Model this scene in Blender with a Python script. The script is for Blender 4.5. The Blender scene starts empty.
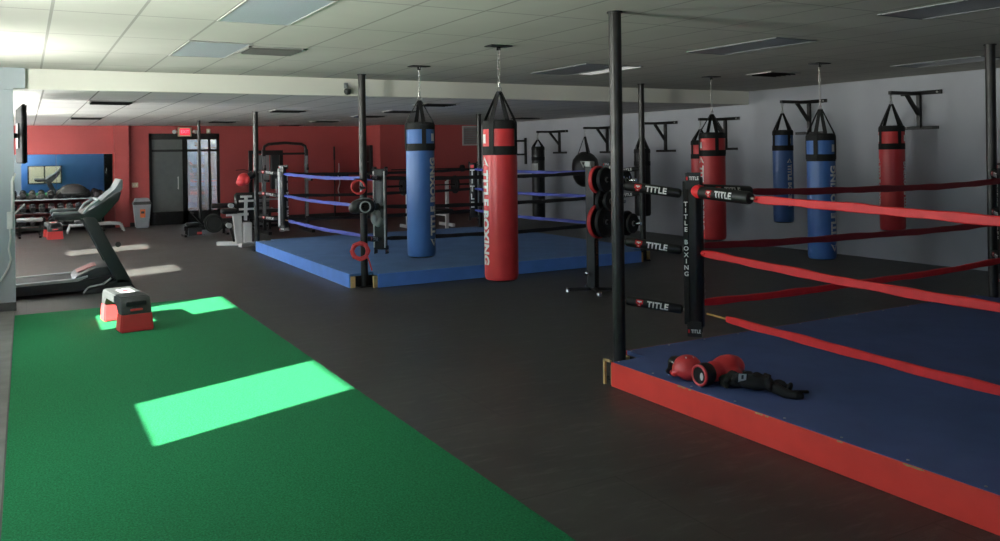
import bpy, bmesh, math, random
from mathutils import Vector, Matrix, Euler
random.seed(7)
S = bpy.context.scene
COL = S.collection
PI = math.pi

# ------------------------------------------------------------------ materials
def lin(c):
    c = c / 255.0
    return c / 12.92 if c <= 0.04045 else ((c + 0.055) / 1.055) ** 2.4
def rgb(r, g, b): return (lin(r), lin(g), lin(b), 1.0)
MATS = {}
def mat(name, col, rough=0.5, metal=0.0, spec=0.5, noise=0.0, nscale=8.0, bump=0.0, bscale=60.0, coat=0.0, emit=None, estr=0.0):
    """procedural principled material: a base colour broken up by noise, plus an optional noise bump"""
    if name in MATS: return MATS[name]
    m = bpy.data.materials.new(name); m.use_nodes = True
    nt = m.node_tree; b = nt.nodes['Principled BSDF']
    b.inputs['Base Color'].default_value = rgb(*col)
    b.inputs['Roughness'].default_value = rough
    b.inputs['Metallic'].default_value = metal
    b.inputs['Specular IOR Level'].default_value = spec
    b.inputs['Coat Weight'].default_value = coat
    tc = nt.nodes.new('ShaderNodeTexCoord')
    if noise > 0:
        n = nt.nodes.new('ShaderNodeTexNoise'); n.inputs['Scale'].default_value = nscale; n.inputs['Detail'].default_value = 5
        nt.links.new(tc.outputs['Object'], n.inputs['Vector'])
        r = nt.nodes.new('ShaderNodeValToRGB')
        c = rgb(*col)
        r.color_ramp.elements[0].position = 0.3; r.color_ramp.elements[1].position = 0.7
        r.color_ramp.elements[0].color = tuple(x * (1 - noise) for x in c[:3]) + (1,)
        r.color_ramp.elements[1].color = tuple(min(1, x * (1 + noise)) for x in c[:3]) + (1,)
        nt.links.new(n.outputs['Fac'], r.inputs['Fac']); nt.links.new(r.outputs['Color'], b.inputs['Base Color'])
    if bump > 0:
        n2 = nt.nodes.new('ShaderNodeTexNoise'); n2.inputs['Scale'].default_value = bscale; n2.inputs['Detail'].default_value = 3
        nt.links.new(tc.outputs['Object'], n2.inputs['Vector'])
        bp = nt.nodes.new('ShaderNodeBump'); bp.inputs['Strength'].default_value = bump; bp.inputs['Distance'].default_value = 0.01
        nt.links.new(n2.outputs['Fac'], bp.inputs['Height']); nt.links.new(bp.outputs['Normal'], b.inputs['Normal'])
    if emit:
        b.inputs['Emission Color'].default_value = rgb(*emit); b.inputs['Emission Strength'].default_value = estr
    MATS[name] = m
    return m

def floor_material():
    m = mat('rubber_floor', (52, 51, 50), 0.42, spec=0.45)
    nt = m.node_tree; b = nt.nodes['Principled BSDF']; L = nt.links.new
    tc = nt.nodes.new('ShaderNodeTexCoord')
    big = nt.nodes.new('ShaderNodeTexNoise'); big.inputs['Scale'].default_value = 1.3; big.inputs['Detail'].default_value = 8; big.inputs['Roughness'].default_value = 0.7
    L(tc.outputs['Object'], big.inputs['Vector'])
    r1 = nt.nodes.new('ShaderNodeValToRGB')
    r1.color_ramp.elements[0].position = 0.32; r1.color_ramp.elements[0].color = rgb(49, 47, 45)
    r1.color_ramp.elements[1].position = 0.72; r1.color_ramp.elements[1].color = rgb(77, 74, 70)
    L(big.outputs['Fac'], r1.inputs['Fac'])
    # pale scuffs, stretched along one direction
    mp = nt.nodes.new('ShaderNodeMapping'); mp.inputs['Scale'].default_value = (2.2, 9.0, 1.0); mp.inputs['Rotation'].default_value = (0, 0, 0.5)
    L(tc.outputs['Object'], mp.inputs['Vector'])
    sc = nt.nodes.new('ShaderNodeTexNoise'); sc.inputs['Scale'].default_value = 1.6; sc.inputs['Detail'].default_value = 6; sc.inputs['Roughness'].default_value = 0.75
    L(mp.outputs['Vector'], sc.inputs['Vector'])
    r2 = nt.nodes.new('ShaderNodeValToRGB')
    r2.color_ramp.elements[0].position = 0.52; r2.color_ramp.elements[0].color = (0, 0, 0, 1)
    r2.color_ramp.elements[1].position = 0.80; r2.color_ramp.elements[1].color = (0.75, 0.75, 0.75, 1)
    L(sc.outputs['Fac'], r2.inputs['Fac'])
    mx = nt.nodes.new('ShaderNodeMix'); mx.data_type = 'RGBA'; mx.inputs[7].default_value = rgb(104, 101, 98)
    L(r2.outputs['Color'], mx.inputs[0]); L(r1.outputs['Color'], mx.inputs[6])
    # seams between the rubber mats
    br = nt.nodes.new('ShaderNodeTexBrick'); br.inputs['Scale'].default_value = 1.0
    br.inputs['Brick Width'].default_value = 1.83; br.inputs['Row Height'].default_value = 1.22; br.inputs['Mortar Size'].default_value = 0.004
    br.inputs['Color1'].default_value = (1, 1, 1, 1); br.inputs['Color2'].default_value = (0.9, 0.9, 0.9, 1); br.inputs['Mortar'].default_value = (0.45, 0.45, 0.45, 1)
    L(tc.outputs['Object'], br.inputs['Vector'])
    mu = nt.nodes.new('ShaderNodeMix'); mu.data_type = 'RGBA'; mu.blend_type = 'MULTIPLY'; mu.inputs[0].default_value = 1.0
    L(mx.outputs[2], mu.inputs[6]); L(br.outputs['Color'], mu.inputs[7]); L(mu.outputs[2], b.inputs['Base Color'])
    rr = nt.nodes.new('ShaderNodeMapRange'); rr.inputs[3].default_value = 0.36; rr.inputs[4].default_value = 0.58
    L(big.outputs['Fac'], rr.inputs[0]); L(rr.outputs[0], b.inputs['Roughness'])
    fine = nt.nodes.new('ShaderNodeTexNoise'); fine.inputs['Scale'].default_value = 140; L(tc.outputs['Object'], fine.inputs['Vector'])
    bp = nt.nodes.new('ShaderNodeBump'); bp.inputs['Strength'].default_value = 0.25; bp.inputs['Distance'].default_value = 0.004
    L(fine.outputs['Fac'], bp.inputs['Height']); L(bp.outputs['Normal'], b.inputs['Normal'])
    return m

def turf_material():
    m = mat('turf_green', (20, 112, 62), 0.9, spec=0.2)
    nt = m.node_tree; b = nt.nodes['Principled BSDF']; L = nt.links.new
    tc = nt.nodes.new('ShaderNodeTexCoord')
    v = nt.nodes.new('ShaderNodeTexNoise'); v.inputs['Scale'].default_value = 95; v.inputs['Detail'].default_value = 6; v.inputs['Roughness'].default_value = 0.8
    L(tc.outputs['Object'], v.inputs['Vector'])
    r = nt.nodes.new('ShaderNodeValToRGB')
    r.color_ramp.elements[0].position = 0.36; r.color_ramp.elements[0].color = rgb(10, 86, 46)
    r.color_ramp.elements[1].position = 0.64; r.color_ramp.elements[1].color = rgb(42, 142, 90)
    L(v.outputs['Fac'], r.inputs['Fac']); L(r.outputs['Color'], b.inputs['Base Color'])
    bp = nt.nodes.new('ShaderNodeBump'); bp.inputs['Strength'].default_value = 0.7; bp.inputs['Distance'].default_value = 0.01
    L(v.outputs['Fac'], bp.inputs['Height']); L(bp.outputs['Normal'], b.inputs['Normal'])
    return m

def tile_material(name, col, sx, sy, ox, oy, line):
    """suspended ceiling: speckled tiles with a thin T-bar grid every sx by sy metres"""
    m = mat(name, col, 0.85, spec=0.2)
    nt = m.node_tree; b = nt.nodes['Principled BSDF']; L = nt.links.new
    tc = nt.nodes.new('ShaderNodeTexCoord'); sp = nt.nodes.new('ShaderNodeSeparateXYZ'); L(tc.outputs['Object'], sp.inputs[0])
    def edge(out, o, s, w):
        a = nt.nodes.new('ShaderNodeMath'); a.operation = 'SUBTRACT'; a.inputs[1].default_value = o; L(out, a.inputs[0])
        d = nt.nodes.new('ShaderNodeMath'); d.operation = 'PINGPONG'; d.inputs[1].default_value = s / 2; L(a.outputs[0], d.inputs[0])
        l = nt.nodes.new('ShaderNodeMath'); l.operation = 'LESS_THAN'; l.inputs[1].default_value = w; L(d.outputs[0], l.inputs[0])
        return l.outputs[0]
    mxm = nt.nodes.new('ShaderNodeMath'); mxm.operation = 'MAXIMUM'
    L(edge(sp.outputs[0], ox, sx, 0.011), mxm.inputs[0]); L(edge(sp.outputs[1], oy, sy, 0.010), mxm.inputs[1])
    n = nt.nodes.new('ShaderNodeTexNoise'); n.inputs['Scale'].default_value = 1.1; n.inputs['Detail'].default_value = 4; L(tc.outputs['Object'], n.inputs['Vector'])
    r = nt.nodes.new('ShaderNodeValToRGB'); c = rgb(*col)
    r.color_ramp.elements[0].position = .3; r.color_ramp.elements[1].position = .7
    r.color_ramp.elements[0].color = tuple(x * .90 for x in c[:3]) + (1,); r.color_ramp.elements[1].color = c
    L(n.outputs['Fac'], r.inputs['Fac'])
    mx = nt.nodes.new('ShaderNodeMix'); mx.data_type = 'RGBA'; mx.inputs[7].default_value = rgb(*line)
    L(mxm.outputs[0], mx.inputs[0]); L(r.outputs['Color'], mx.inputs[6]); L(mx.outputs[2], b.inputs['Base Color'])
    f = nt.nodes.new('ShaderNodeTexNoise'); f.inputs['Scale'].default_value = 90; L(tc.outputs['Object'], f.inputs['Vector'])
    bp = nt.nodes.new('ShaderNodeBump'); bp.inputs['Strength'].default_value = .25; bp.inputs['Distance'].default_value = .004
    L(f.outputs['Fac'], bp.inputs['Height']); L(bp.outputs['Normal'], b.inputs['Normal'])
    return m

def glass_material(name, tint=(245, 250, 250), gloss=0.08):
    m = bpy.data.materials.new(name); m.use_nodes = True; nt = m.node_tree; nt.nodes.clear()
    o = nt.nodes.new('ShaderNodeOutputMaterial'); mix = nt.nodes.new('ShaderNodeMixShader'); mix.inputs[0].default_value = gloss
    t = nt.nodes.new('ShaderNodeBsdfTransparent'); t.inputs[0].default_value = rgb(*tint)
    g = nt.nodes.new('ShaderNodeBsdfGlossy'); g.inputs['Roughness'].default_value = 0.02
    nt.links.new(t.outputs[0], mix.inputs[1]); nt.links.new(g.outputs[0], mix.inputs[2]); nt.links.new(mix.outputs[0], o.inputs[0])
    MATS[name] = m
    return m

FLOOR = floor_material(); TURF = turf_material()
CEIL_N = tile_material('ceiling_tiles', (190, 187, 178), 0.571, 1.26, 0.184, 6.84, (150, 147, 140))
CEIL_B = tile_material('ceiling_tiles_back', (214, 210, 206), 0.60, 1.22, 0.21, 11.6, (140, 136, 132))
def fill_frosted_material():
    m = bpy.data.materials.new('fill_frosted_glass'); m.use_nodes = True; nt = m.node_tree; nt.nodes.clear()
    o = nt.nodes.new('ShaderNodeOutputMaterial'); t = nt.nodes.new('ShaderNodeBsdfTranslucent'); t.inputs[0].default_value = (.92, .93, .93, 1)
    nt.links.new(t.outputs[0], o.inputs[0]); return m
FILL_FROST = fill_frosted_material()  # panes of the added windows that spread fill light into the back
GLASS = glass_material('window_glass'); GLASS_D = glass_material('door_glass', (150, 156, 156), 0.10)
W_WHITE = mat('white_wall_paint', (160, 161, 166), 0.7, noise=.04, nscale=2, bump=.08, bscale=120)
W_PILLAR = mat('grey_wall_paint', (164, 172, 176), 0.65, noise=.03, nscale=2)
W_HEADER = mat('header_paint', (212, 209, 198), 0.7, noise=.03, nscale=1.5)
W_RED = mat('red_wall_paint', (152, 64, 62), 0.6, noise=.05, nscale=2, bump=.06, bscale=120)
W_BLUE = mat('blue_wall_paint', (104, 152, 226), 0.6, noise=.05, nscale=2)
BASEB = mat('baseboard_vinyl', (66, 68, 68), 0.5, noise=.1)
BASEB_D = mat('baseboard_dark', (38, 36, 36), 0.5, noise=.1)
CONC = mat('concrete_strip', (120, 118, 114), 0.7, noise=.15, nscale=5)
BLACKM = mat('black_metal', (30, 29, 28), 0.42, 0.3, noise=.25, nscale=12)
POSTM = mat('post_paint', (46, 44, 42), 0.38, 0.35, noise=.35, nscale=9, bump=.1, bscale=30)
BLACKV = mat('black_vinyl', (24, 23, 23), 0.42, noise=.2, nscale=14, bump=.12, bscale=25)
BLACKF = mat('black_webbing', (15, 14, 14), 0.8, noise=.25, nscale=40)
BLACKR = mat('black_rubber', (22, 22, 23), 0.6, noise=.2, nscale=20)
BLACKP = mat('black_plastic', (34, 35, 36), 0.45, noise=.1)
REDV = mat('red_vinyl', (214, 60, 62), 0.38, noise=.06, nscale=6, bump=.1, bscale=14)
BLUEV = mat('blue_vinyl', (66, 106, 168), 0.38, noise=.06, nscale=6, bump=.1, bscale=14)
SKIRT_R = mat('red_skirt_paint', (252, 74, 62), 0.5, noise=.06, nscale=5, bump=.08, bscale=20)
SKIRT_B = mat('blue_skirt_paint', (96, 146, 226), 0.5, noise=.06, nscale=5, bump=.08, bscale=20)
MAT_N = mat('navy_canvas', (76, 94, 144), 0.75, noise=.12, nscale=3, bump=.12, bscale=9)
MAT_B = mat('blue_canvas', (86, 122, 170), 0.75, noise=.10, nscale=3, bump=.1, bscale=9)
ROPE_R = mat('red_rope_cover', (240, 42, 46), 0.5, noise=.08, nscale=9, bump=.2, bscale=26)
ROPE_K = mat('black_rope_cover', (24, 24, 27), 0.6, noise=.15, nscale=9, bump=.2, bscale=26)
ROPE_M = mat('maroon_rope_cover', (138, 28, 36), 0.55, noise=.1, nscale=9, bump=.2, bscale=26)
ROPE_B = mat('blue_rope_cover', (72, 84, 172), 0.5, noise=.08, nscale=9, bump=.2, bscale=26)
WOOD = mat('raw_plywood', (206, 172, 116), 0.7, noise=.15, nscale=14)
CHROME = mat('chrome', (200, 200, 198), 0.22, 1.0, noise=.05)
STEEL = mat('galvanised_steel', (170, 168, 164), 0.35, 0.9, noise=.1)
WHITEP = mat('white_print', (232, 230, 226), 0.5, noise=.03)
REDP = mat('red_print', (206, 30, 40), 0.5, noise=.03)
GREYP = mat('grey_print', (168, 168, 166), 0.5, noise=.05)
WHITEM = mat('white_powder_coat', (226, 224, 220), 0.4, noise=.04)
GREYM = mat('grey_plastic', (118, 122, 122), 0.45, noise=.06)
LGREY = mat('light_grey_plastic', (172, 174, 172), 0.45, noise=.05)
DGREY = mat('dark_grey_plastic', (58, 61, 61), 0.45, noise=.08)
REDPL = mat('red_plastic', (214, 66, 66), 0.5, noise=.05)
BINM = mat('bin_plastic', (142, 148, 154), 0.5, noise=.05)
ORANGE = mat('orange_label', (214, 110, 60), 0.5, noise=.1)
DIFFUSER = mat('light_diffuser', (176, 184, 190), 0.3, noise=.02, nscale=60, bump=.2, bscale=120)
DIFFD = mat('dark_diffuser', (120, 122, 128), 0.3, noise=.02, nscale=60, bump=.2, bscale=120)
VENTM = mat('vent_metal', (168, 166, 160), 0.5, 0.2, noise=.05)
DARKHOLE = mat('dark_opening', (22, 21, 20), 0.8, noise=.2)
BEIGE = mat('beige_plastic', (196, 186, 160), 0.5, noise=.03)
MIRROR = mat('mirror_silver', (236, 240, 240), 0.015, 1.0)
SCREEN = mat('tv_screen', (14, 14, 16), 0.12, noise=.05)
STRAWC = mat('tan_cord', (196, 148, 84), 0.7, noise=.15, nscale=40)
LINER = mat('tv_grey', (20, 20, 20), 0.8, spec=.1, noise=.05)

# ------------------------------------------------------------------ mesh building
class B:
    def __init__(s): s.bm = bmesh.new()
    def _xf(s, vs, M):
        for v in vs: v.co = M @ v.co
    def box(s, x0, x1, y0, y1, z0, z1, bev=0.0, rot=None, seg=1):
        c = Vector(((x0 + x1) / 2, (y0 + y1) / 2, (z0 + z1) / 2))
        t = bmesh.new(); bmesh.ops.create_cube(t, size=1)
        for v in t.verts: v.co = Vector((v.co.x * (x1 - x0), v.co.y * (y1 - y0), v.co.z * (z1 - z0)))
        if bev > 0: bmesh.ops.bevel(t, geom=t.edges[:], offset=bev, segments=seg, affect='EDGES', profile=.5)
        M = Matrix.Translation(c) @ (rot.to_4x4() if rot else Matrix.Identity(4))
        s.merge(t, M); return s
    def merge(s, t, M=Matrix.Identity(4)):
        mp = {}
        for v in t.verts: mp[v] = s.bm.verts.new(M @ v.co)
        for f in t.faces:
            try: s.bm.faces.new([mp[v] for v in f.verts])
            except ValueError: pass
        t.free()
    def bar(s, p0, p1, w, h, up=(0, 0, 1), bev=0.0):
        """rectangular bar from p0 to p1; w across, h along up"""
        p0, p1 = Vector(p0), Vector(p1); d = p1 - p0; L = d.length; d.normalize()
        u = Vector(up); x = d.cross(u)
        if x.length < 1e-4: x = d.cross(Vector((1, 0, 0)))
        x.normalize(); u = x.cross(d)
        t = bmesh.new(); bmesh.ops.create_cube(t, size=1)
        for v in t.verts: v.co = Vector((v.co.x * w, v.co.y * L, v.co.z * h))
        if bev > 0: bmesh.ops.bevel(t, geom=t.edges[:], offset=bev, segments=1, affect='EDGES')
        M = Matrix((x, d, u)).transposed().to_4x4(); M.translation = (p0 + p1) / 2
        s.merge(t, M); return s
    def cyl(s, p0, p1, r0, r1=None, seg=20, cap=True):
        return s.sweep([p0, p1], [r0, r0 if r1 is None else r1], seg, cap)
    def sweep(s, pts, r, seg=10, cap=True, closed=False, sec=None, up=None):
        """round tube (or section sec, given as (side, up) pairs) along a polyline"""
        pts = [Vector(p) for p in pts]; n = len(pts)
        rs = r if isinstance(r, (list, tuple)) else [r] * n
        rings = []; prev = None
        for i, p in enumerate(pts):
            if closed: d = pts[(i + 1) % n] - pts[i - 1]
            else: d = pts[min(i + 1, n - 1)] - pts[max(i - 1, 0)]
            d.normalize()
            if up is not None: a = d.cross(Vector(up))
            elif prev is None: a = d.cross(Vector((0, 0, 1)) if abs(d.z) < .95 else Vector((1, 0, 0)))
            else: a = prev - d * prev.dot(d)
            a.normalize(); prev = a; u = a.cross(d)
            if sec: ring = [s.bm.verts.new(p + a * (q[0] * rs[i]) + u * (q[1] * rs[i])) for q in sec]
            else: ring = [s.bm.verts.new(p + (a * math.cos(t) + u * math.sin(t)) * rs[i]) for t in [2 * PI * k / seg for k in range(seg)]]
            rings.append(ring)
        m = len(rings[0])
        for i in range(n if closed else n - 1):
            A, Bq = rings[i], rings[(i + 1) % n]
            for k in range(m): s.bm.faces.new((A[k], A[(k + 1) % m], Bq[(k + 1) % m], Bq[k]))
        if cap and not closed: s.bm.faces.new(rings[0][::-1]); s.bm.faces.new(rings[-1])
        return s
    def lathe(s, prof, seg=28, M=None):
        """profile of (radius, z) turned round z; closed with poles where radius is 0"""
        t = bmesh.new(); rings = []
        for r, z in prof:
            if r <= 1e-6: rings.append([t.verts.new((0, 0, z))])
            else: rings.append([t.verts.new((r * math.cos(2 * PI * k / seg), r * math.sin(2 * PI * k / seg), z)) for k in range(seg)])
        for A, Bq in zip(rings, rings[1:]):
            for k in range(seg):
                k2 = (k + 1) % seg
                if len(A) == 1 and len(Bq) == 1: continue
                if len(A) == 1: t.faces.new((A[0], Bq[k], Bq[k2]))
                elif len(Bq) == 1: t.faces.new((A[k], Bq[0], A[k2]))
                else: t.faces.new((A[k], Bq[k], Bq[k2], A[k2]))
        if len(rings[0]) > 1: t.faces.new(rings[0])
        if len(rings[-1]) > 1: t.faces.new(rings[-1][::-1])
        s.merge(t, M or Matrix.Identity(4)); return s
    def prism(s, poly, z0, z1, M=None, bev=0.0):
        t = bmesh.new()
        a = [t.verts.new((x, y, z0)) for x, y in poly]; b = [t.verts.new((x, y, z1)) for x, y in poly]
        n = len(poly); t.faces.new(a[::-1]); t.faces.new(b)
        for k in range(n): t.faces.new((a[k], a[(k + 1) % n], b[(k + 1) % n], b[k]))
        if bev > 0: bmesh.ops.bevel(t, geom=t.edges[:], offset=bev, segments=2, affect='EDGES', profile=.5)
        s.merge(t, M or Matrix.Identity(4)); return s
    def torus(s, c, R, r, axis='Z', seg=28, ms=8):
        pts = []
        for k in range(seg):
            t = 2 * PI * k / seg; a, b = R * math.cos(t), R * math.sin(t)
            q = {'Z': (a, b, 0), 'Y': (a, 0, b), 'X': (0, a, b)}[axis]
            pts.append(Vector(c) + Vector(q))
        return s.sweep(pts, r, ms, closed=True)
    def obj(s, name, m, parent=None, smooth=True, label=None):
        bmesh.ops.recalc_face_normals(s.bm, faces=s.bm.faces[:])
        me = bpy.data.meshes.new(name); s.bm.to_mesh(me); s.bm.free()
        me.materials.append(m)
        if smooth:
            me.polygons.foreach_set('use_smooth', [True] * len(me.polygons)); me.set_sharp_from_angle(angle=math.radians(38))
        o = bpy.data.objects.new(name, me); COL.objects.link(o)
        if parent: o.parent = parent
        if label: o['label'] = label
        return o

def thing(name, label, cat, loc=(0, 0, 0), rotz=0.0, group=None):
    o = bpy.data.objects.new(name, None); o.empty_display_size = .1; COL.objects.link(o)
    o.location = loc; o.rotation_euler = (0, 0, rotz); o['label'] = label; o['category'] = cat; o['kind'] = 'thing'
    if group: o['group'] = group
    return o
def tag(o, label, cat, group=None):
    o['label'] = label; o['category'] = cat; o['kind'] = 'thing'
    if group: o['group'] = group
    return o
def struct(o, label=None, cat=None):
    o['kind'] = 'structure'
    if label: o['label'] = label
    if cat: o['category'] = cat
    return o
def dup(root, loc, rotz, label, group=None):
    r = root.copy(); COL.objects.link(r); r.location = loc; r.rotation_euler = (0, 0, rotz); r['label'] = label
    if group: r['group'] = group
    for ch in list(root.children):
        c = ch.copy(); COL.objects.link(c); c.parent = r
        for g in list(ch.children):
            d = g.copy(); COL.objects.link(d); d.parent = c
    return r

_tc = {}
def glyphs(text, size, bold=0.02, stretch=1.0):
    """flat filled letters, centred on the origin, in the xy plane -> (verts, faces)"""
    key = (text, size, bold, stretch)
    if key not in _tc:
        cu = bpy.data.curves.new('lettering', 'FONT'); cu.body = text; cu.size = size; cu.offset = bold * size
        cu.align_x = 'CENTER'; cu.align_y = 'CENTER'; cu.resolution_u = 3; cu.space_character = 1.06
        o = bpy.data.objects.new('lettering', cu); COL.objects.link(o)
        dg = bpy.context.evaluated_depsgraph_get(); me = bpy.data.meshes.new_from_object(o.evaluated_get(dg))
        vs = [(v.co.x * stretch, v.co.y) for v in me.vertices]; fs = [tuple(p.vertices) for p in me.polygons]
        bpy.data.objects.remove(o); bpy.data.curves.remove(cu); bpy.data.meshes.remove(me)
        _tc[key] = (vs, fs)
    return _tc[key]
def letter_mesh(b, text, size, fn, bold=0.02, cut=0.0, dx=0.0, dy=0.0, stretch=1.0, thick=0.0015, nrm=None):
    """letters pushed through fn(x, y) -> point; cut > 0 slices them every cut metres in y so they can follow a curve"""
    vs, fs = glyphs(text, size, bold, stretch)
    t = bmesh.new(); V = [t.verts.new((x + dx, y + dy, 0)) for x, y in vs]
    for f in fs:
        try: t.faces.new([V[i] for i in f])
        except ValueError: pass
    if cut > 0:
        lo = min(v.co.y for v in t.verts); hi = max(v.co.y for v in t.verts); y = lo + cut
        while y < hi:
            bmesh.ops.bisect_plane(t, geom=t.verts[:] + t.edges[:] + t.faces[:], plane_co=(0, y, 0), plane_no=(0, 1, 0)); y += cut
    for v in t.verts: v.co = Vector(fn(v.co.x, v.co.y))
    b.merge(t)
def quad_mesh(b, pts, fn):
    vs = [b.bm.verts.new(Vector(fn(x, y))) for x, y in pts]; b.bm.faces.new(vs)
def plane_fn(o, ex, ey, off=0.0):
    o, ex, ey = Vector(o), Vector(ex).normalized(), Vector(ey).normalized(); n = ex.cross(ey)
    return lambda x, y: o + ex * x + ey * y + n * off

def blob(ells, voxel=0.012, smooth=6):
    """one continuous surface from overlapping ellipsoids (centre, radii, euler)"""
    t = bmesh.new()
    for c, r, e in ells:
        M = Matrix.Translation(c) @ Euler(e).to_matrix().to_4x4() @ Matrix.Diagonal((r[0], r[1], r[2], 1))
        bmesh.ops.create_icosphere(t, subdivisions=3, radius=1, matrix=M)
    me = bpy.data.meshes.new('tmp'); t.to_mesh(me); t.free()
    o = bpy.data.objects.new('tmp', me); COL.objects.link(o)
    m = o.modifiers.new('r', 'REMESH'); m.mode = 'VOXEL'; m.voxel_size = voxel
    k = o.modifiers.new('s', 'SMOOTH'); k.iterations = smooth; k.factor = .5
    dg = bpy.context.evaluated_depsgraph_get(); out = bpy.data.meshes.new_from_object(o.evaluated_get(dg))
    bpy.data.objects.remove(o); bpy.data.meshes.remove(me)
    b = B(); b.bm.from_mesh(out); bpy.data.meshes.remove(out)
    return b

# ------------------------------------------------------------------ room constants
XL, XR, YF, YB = -1.3, 11.7, -3.6, 23.4
ZC, ZB, YH = 2.82, 2.58, 11.33          # near ceiling, lower back ceiling, header line

# ------------------------------------------------------------------ camera
f_px, cy = 843.24, 152.86
yaw, roll = math.radians(29.432), math.radians(-0.823)
fw = Vector((math.sin(yaw), math.cos(yaw), 0)); r0 = Vector((math.cos(yaw), -math.sin(yaw), 0)); u0 = Vector((0, 0, 1))
rr = r0 * math.cos(roll) + u0 * math.sin(roll); uu = -r0 * math.sin(roll) + u0 * math.cos(roll)
cam = bpy.data.cameras.new('camera'); co = bpy.data.objects.new('camera', cam); COL.objects.link(co)
M = Matrix((rr, uu, -fw)).transposed().to_4x4(); M.translation = (0, 0, 1.75); co.matrix_world = M
cam.sensor_fit = 'HORIZONTAL'; cam.sensor_width = 36.0; cam.lens = f_px / 1000 * 36.0
cam.shift_y = -(270.5 - cy) / 1000.0
cam.clip_start = 0.05; cam.clip_end = 200
S.camera = co

# ------------------------------------------------------------------ setting
b = B(); b.box(XL - .2, XR + .2, YF - .2, YB + .2, -.12, 0); struct(b.obj('floor', FLOOR, smooth=False))
b = B(); b.box(XL, -.125, YF, YH + .0, 0, .004); struct(b.obj('floor_concrete_strip', CONC, smooth=False))
b = B(); b.box(XL - .2, XR + .2, YF - .2, YH + .1, ZC, ZC + .15); struct(b.obj('ceiling', CEIL_N, smooth=False))
b = B(); b.box(XL - .2, XR + .2, YH + .1, YB + .2, ZB, ZB + .39); struct(b.obj('ceiling_back', CEIL_B, smooth=False))
b = B(); b.box(XL, XR, YH, YH + .1, ZB, ZC); struct(b.obj('trim_header', W_HEADER, smooth=False))
# wing wall (left edge of the picture) and the soffit box above it
b = B(); b.box(XL, -.105, YH - .02, YH + .2, 0, ZB); struct(b.obj('wall_wing', W_PILLAR, smooth=False))
b = B(); b.box(XL, 0.02, YH - .05, YH + .0, ZB, ZC); b.box(XL, -.105, YH - .05, YH + .2, ZB - .015, ZB); struct(b.obj('trim_soffit', W_PILLAR, smooth=False))
b = B(); b.box(XL, -.10, YH - .035, YH - .02, 0, .10, .003); struct(b.obj('baseboard_wing', BASEB, smooth=False))
# left wall with window openings
ZS, ZH = 1.19, 2.13
ZT = 2.50
WIN = [(-3.4, -2.55, .9, 2.0), (4.61, 5.71, ZS, ZT), (8.59, 9.575, ZS, ZT), (12.42, 13.37, ZS, ZT), (13.95, 15.6, 1.3, 2.45), (16.2, 17.25, ZS, ZT), (20.0, 22.5, 1.3, 2.40)]  # first opening and both frosted ones are added, unseen, for fill light
b = B(); y = YF - .2
for a, c, ZS, ZH in WIN:
    b.box(XL - .2, XL, y, a, 0, ZC + .1); b.box(XL - .2, XL, a, c, 0, ZS); b.box(XL - .2, XL, a, c, ZH, ZC + .1); y = c
b.box(XL - .2, XL, y, YB + .2, 0, ZC + .1); struct(b.obj('wall_left', W_WHITE, smooth=False))
for i, (a, c, ZS, ZH) in enumerate(WIN):
    b = B(); w = .035
    b.box(XL - .12, XL - .06, a, c, ZS, ZS + w); b.box(XL - .12, XL - .06, a, c, ZH - w, ZH)
    b.box(XL - .12, XL - .06, a, a + w, ZS + w, ZH - w); b.box(XL - .12, XL - .06, c - w, c, ZS + w, ZH - w)
    wo = struct(b.obj('window_%d' % (i + 1), BLACKM, smooth=False))
    b = B(); b.box(XL - .095, XL - .088, a + w, c - w, ZS + w, ZH - w); b.obj('window_pane', FILL_FROST if a in (13.95, 20.0) else GLASS, wo, smooth=False)
# unseen canopy added outside the window wall to keep sun off each window top
b = B(); b.box(XL - .65, XL - .2, YF - .2, YB + .2, 2.44, 2.56); struct(b.obj('trim_added_canopy', W_HEADER, smooth=False))
# right wall
b = B(); b.box(XR, XR + .2, YF - .2, YB + .2, 0, ZC + .1); struct(b.obj('wall_right', W_WHITE, smooth=False))
# back wall with door opening, and box-out on the right
DX0, DX1, DZ = 2.80, 4.57, 2.38
b = B(); b.box(XL - .2, DX0, YB, YB + .2, 0, ZC); b.box(DX1, XR + .2, YB, YB + .2, 0, ZC); b.box(DX0, DX1, YB, YB + .2, DZ, ZC)
struct(b.obj('wall_back', W_RED, smooth=False))
b = B(); b.box(8.6, XR, 22.0, YB, 0, ZB); struct(b.obj('wall_boxout', W_RED, smooth=False))
b = B(); b.box(1.98, 2.32, YB - .12, YB, 0, ZB); struct(b.obj('wall_pilaster', W_RED, smooth=False))
b = B(); b.box(XL, 1.98, YB - .015, YB, 0, .1); b.box(2.32, DX0 - .02, YB - .015, YB, 0, .1); b.box(DX1 + .02, 8.6, YB - .015, YB, 0, .1); b.box(8.585, 8.6, 22, YB, 0, .1); b.box(8.585, XR, 21.985, 22, 0, .1)
struct(b.obj('baseboard_back', BASEB_D, smooth=False))
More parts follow.
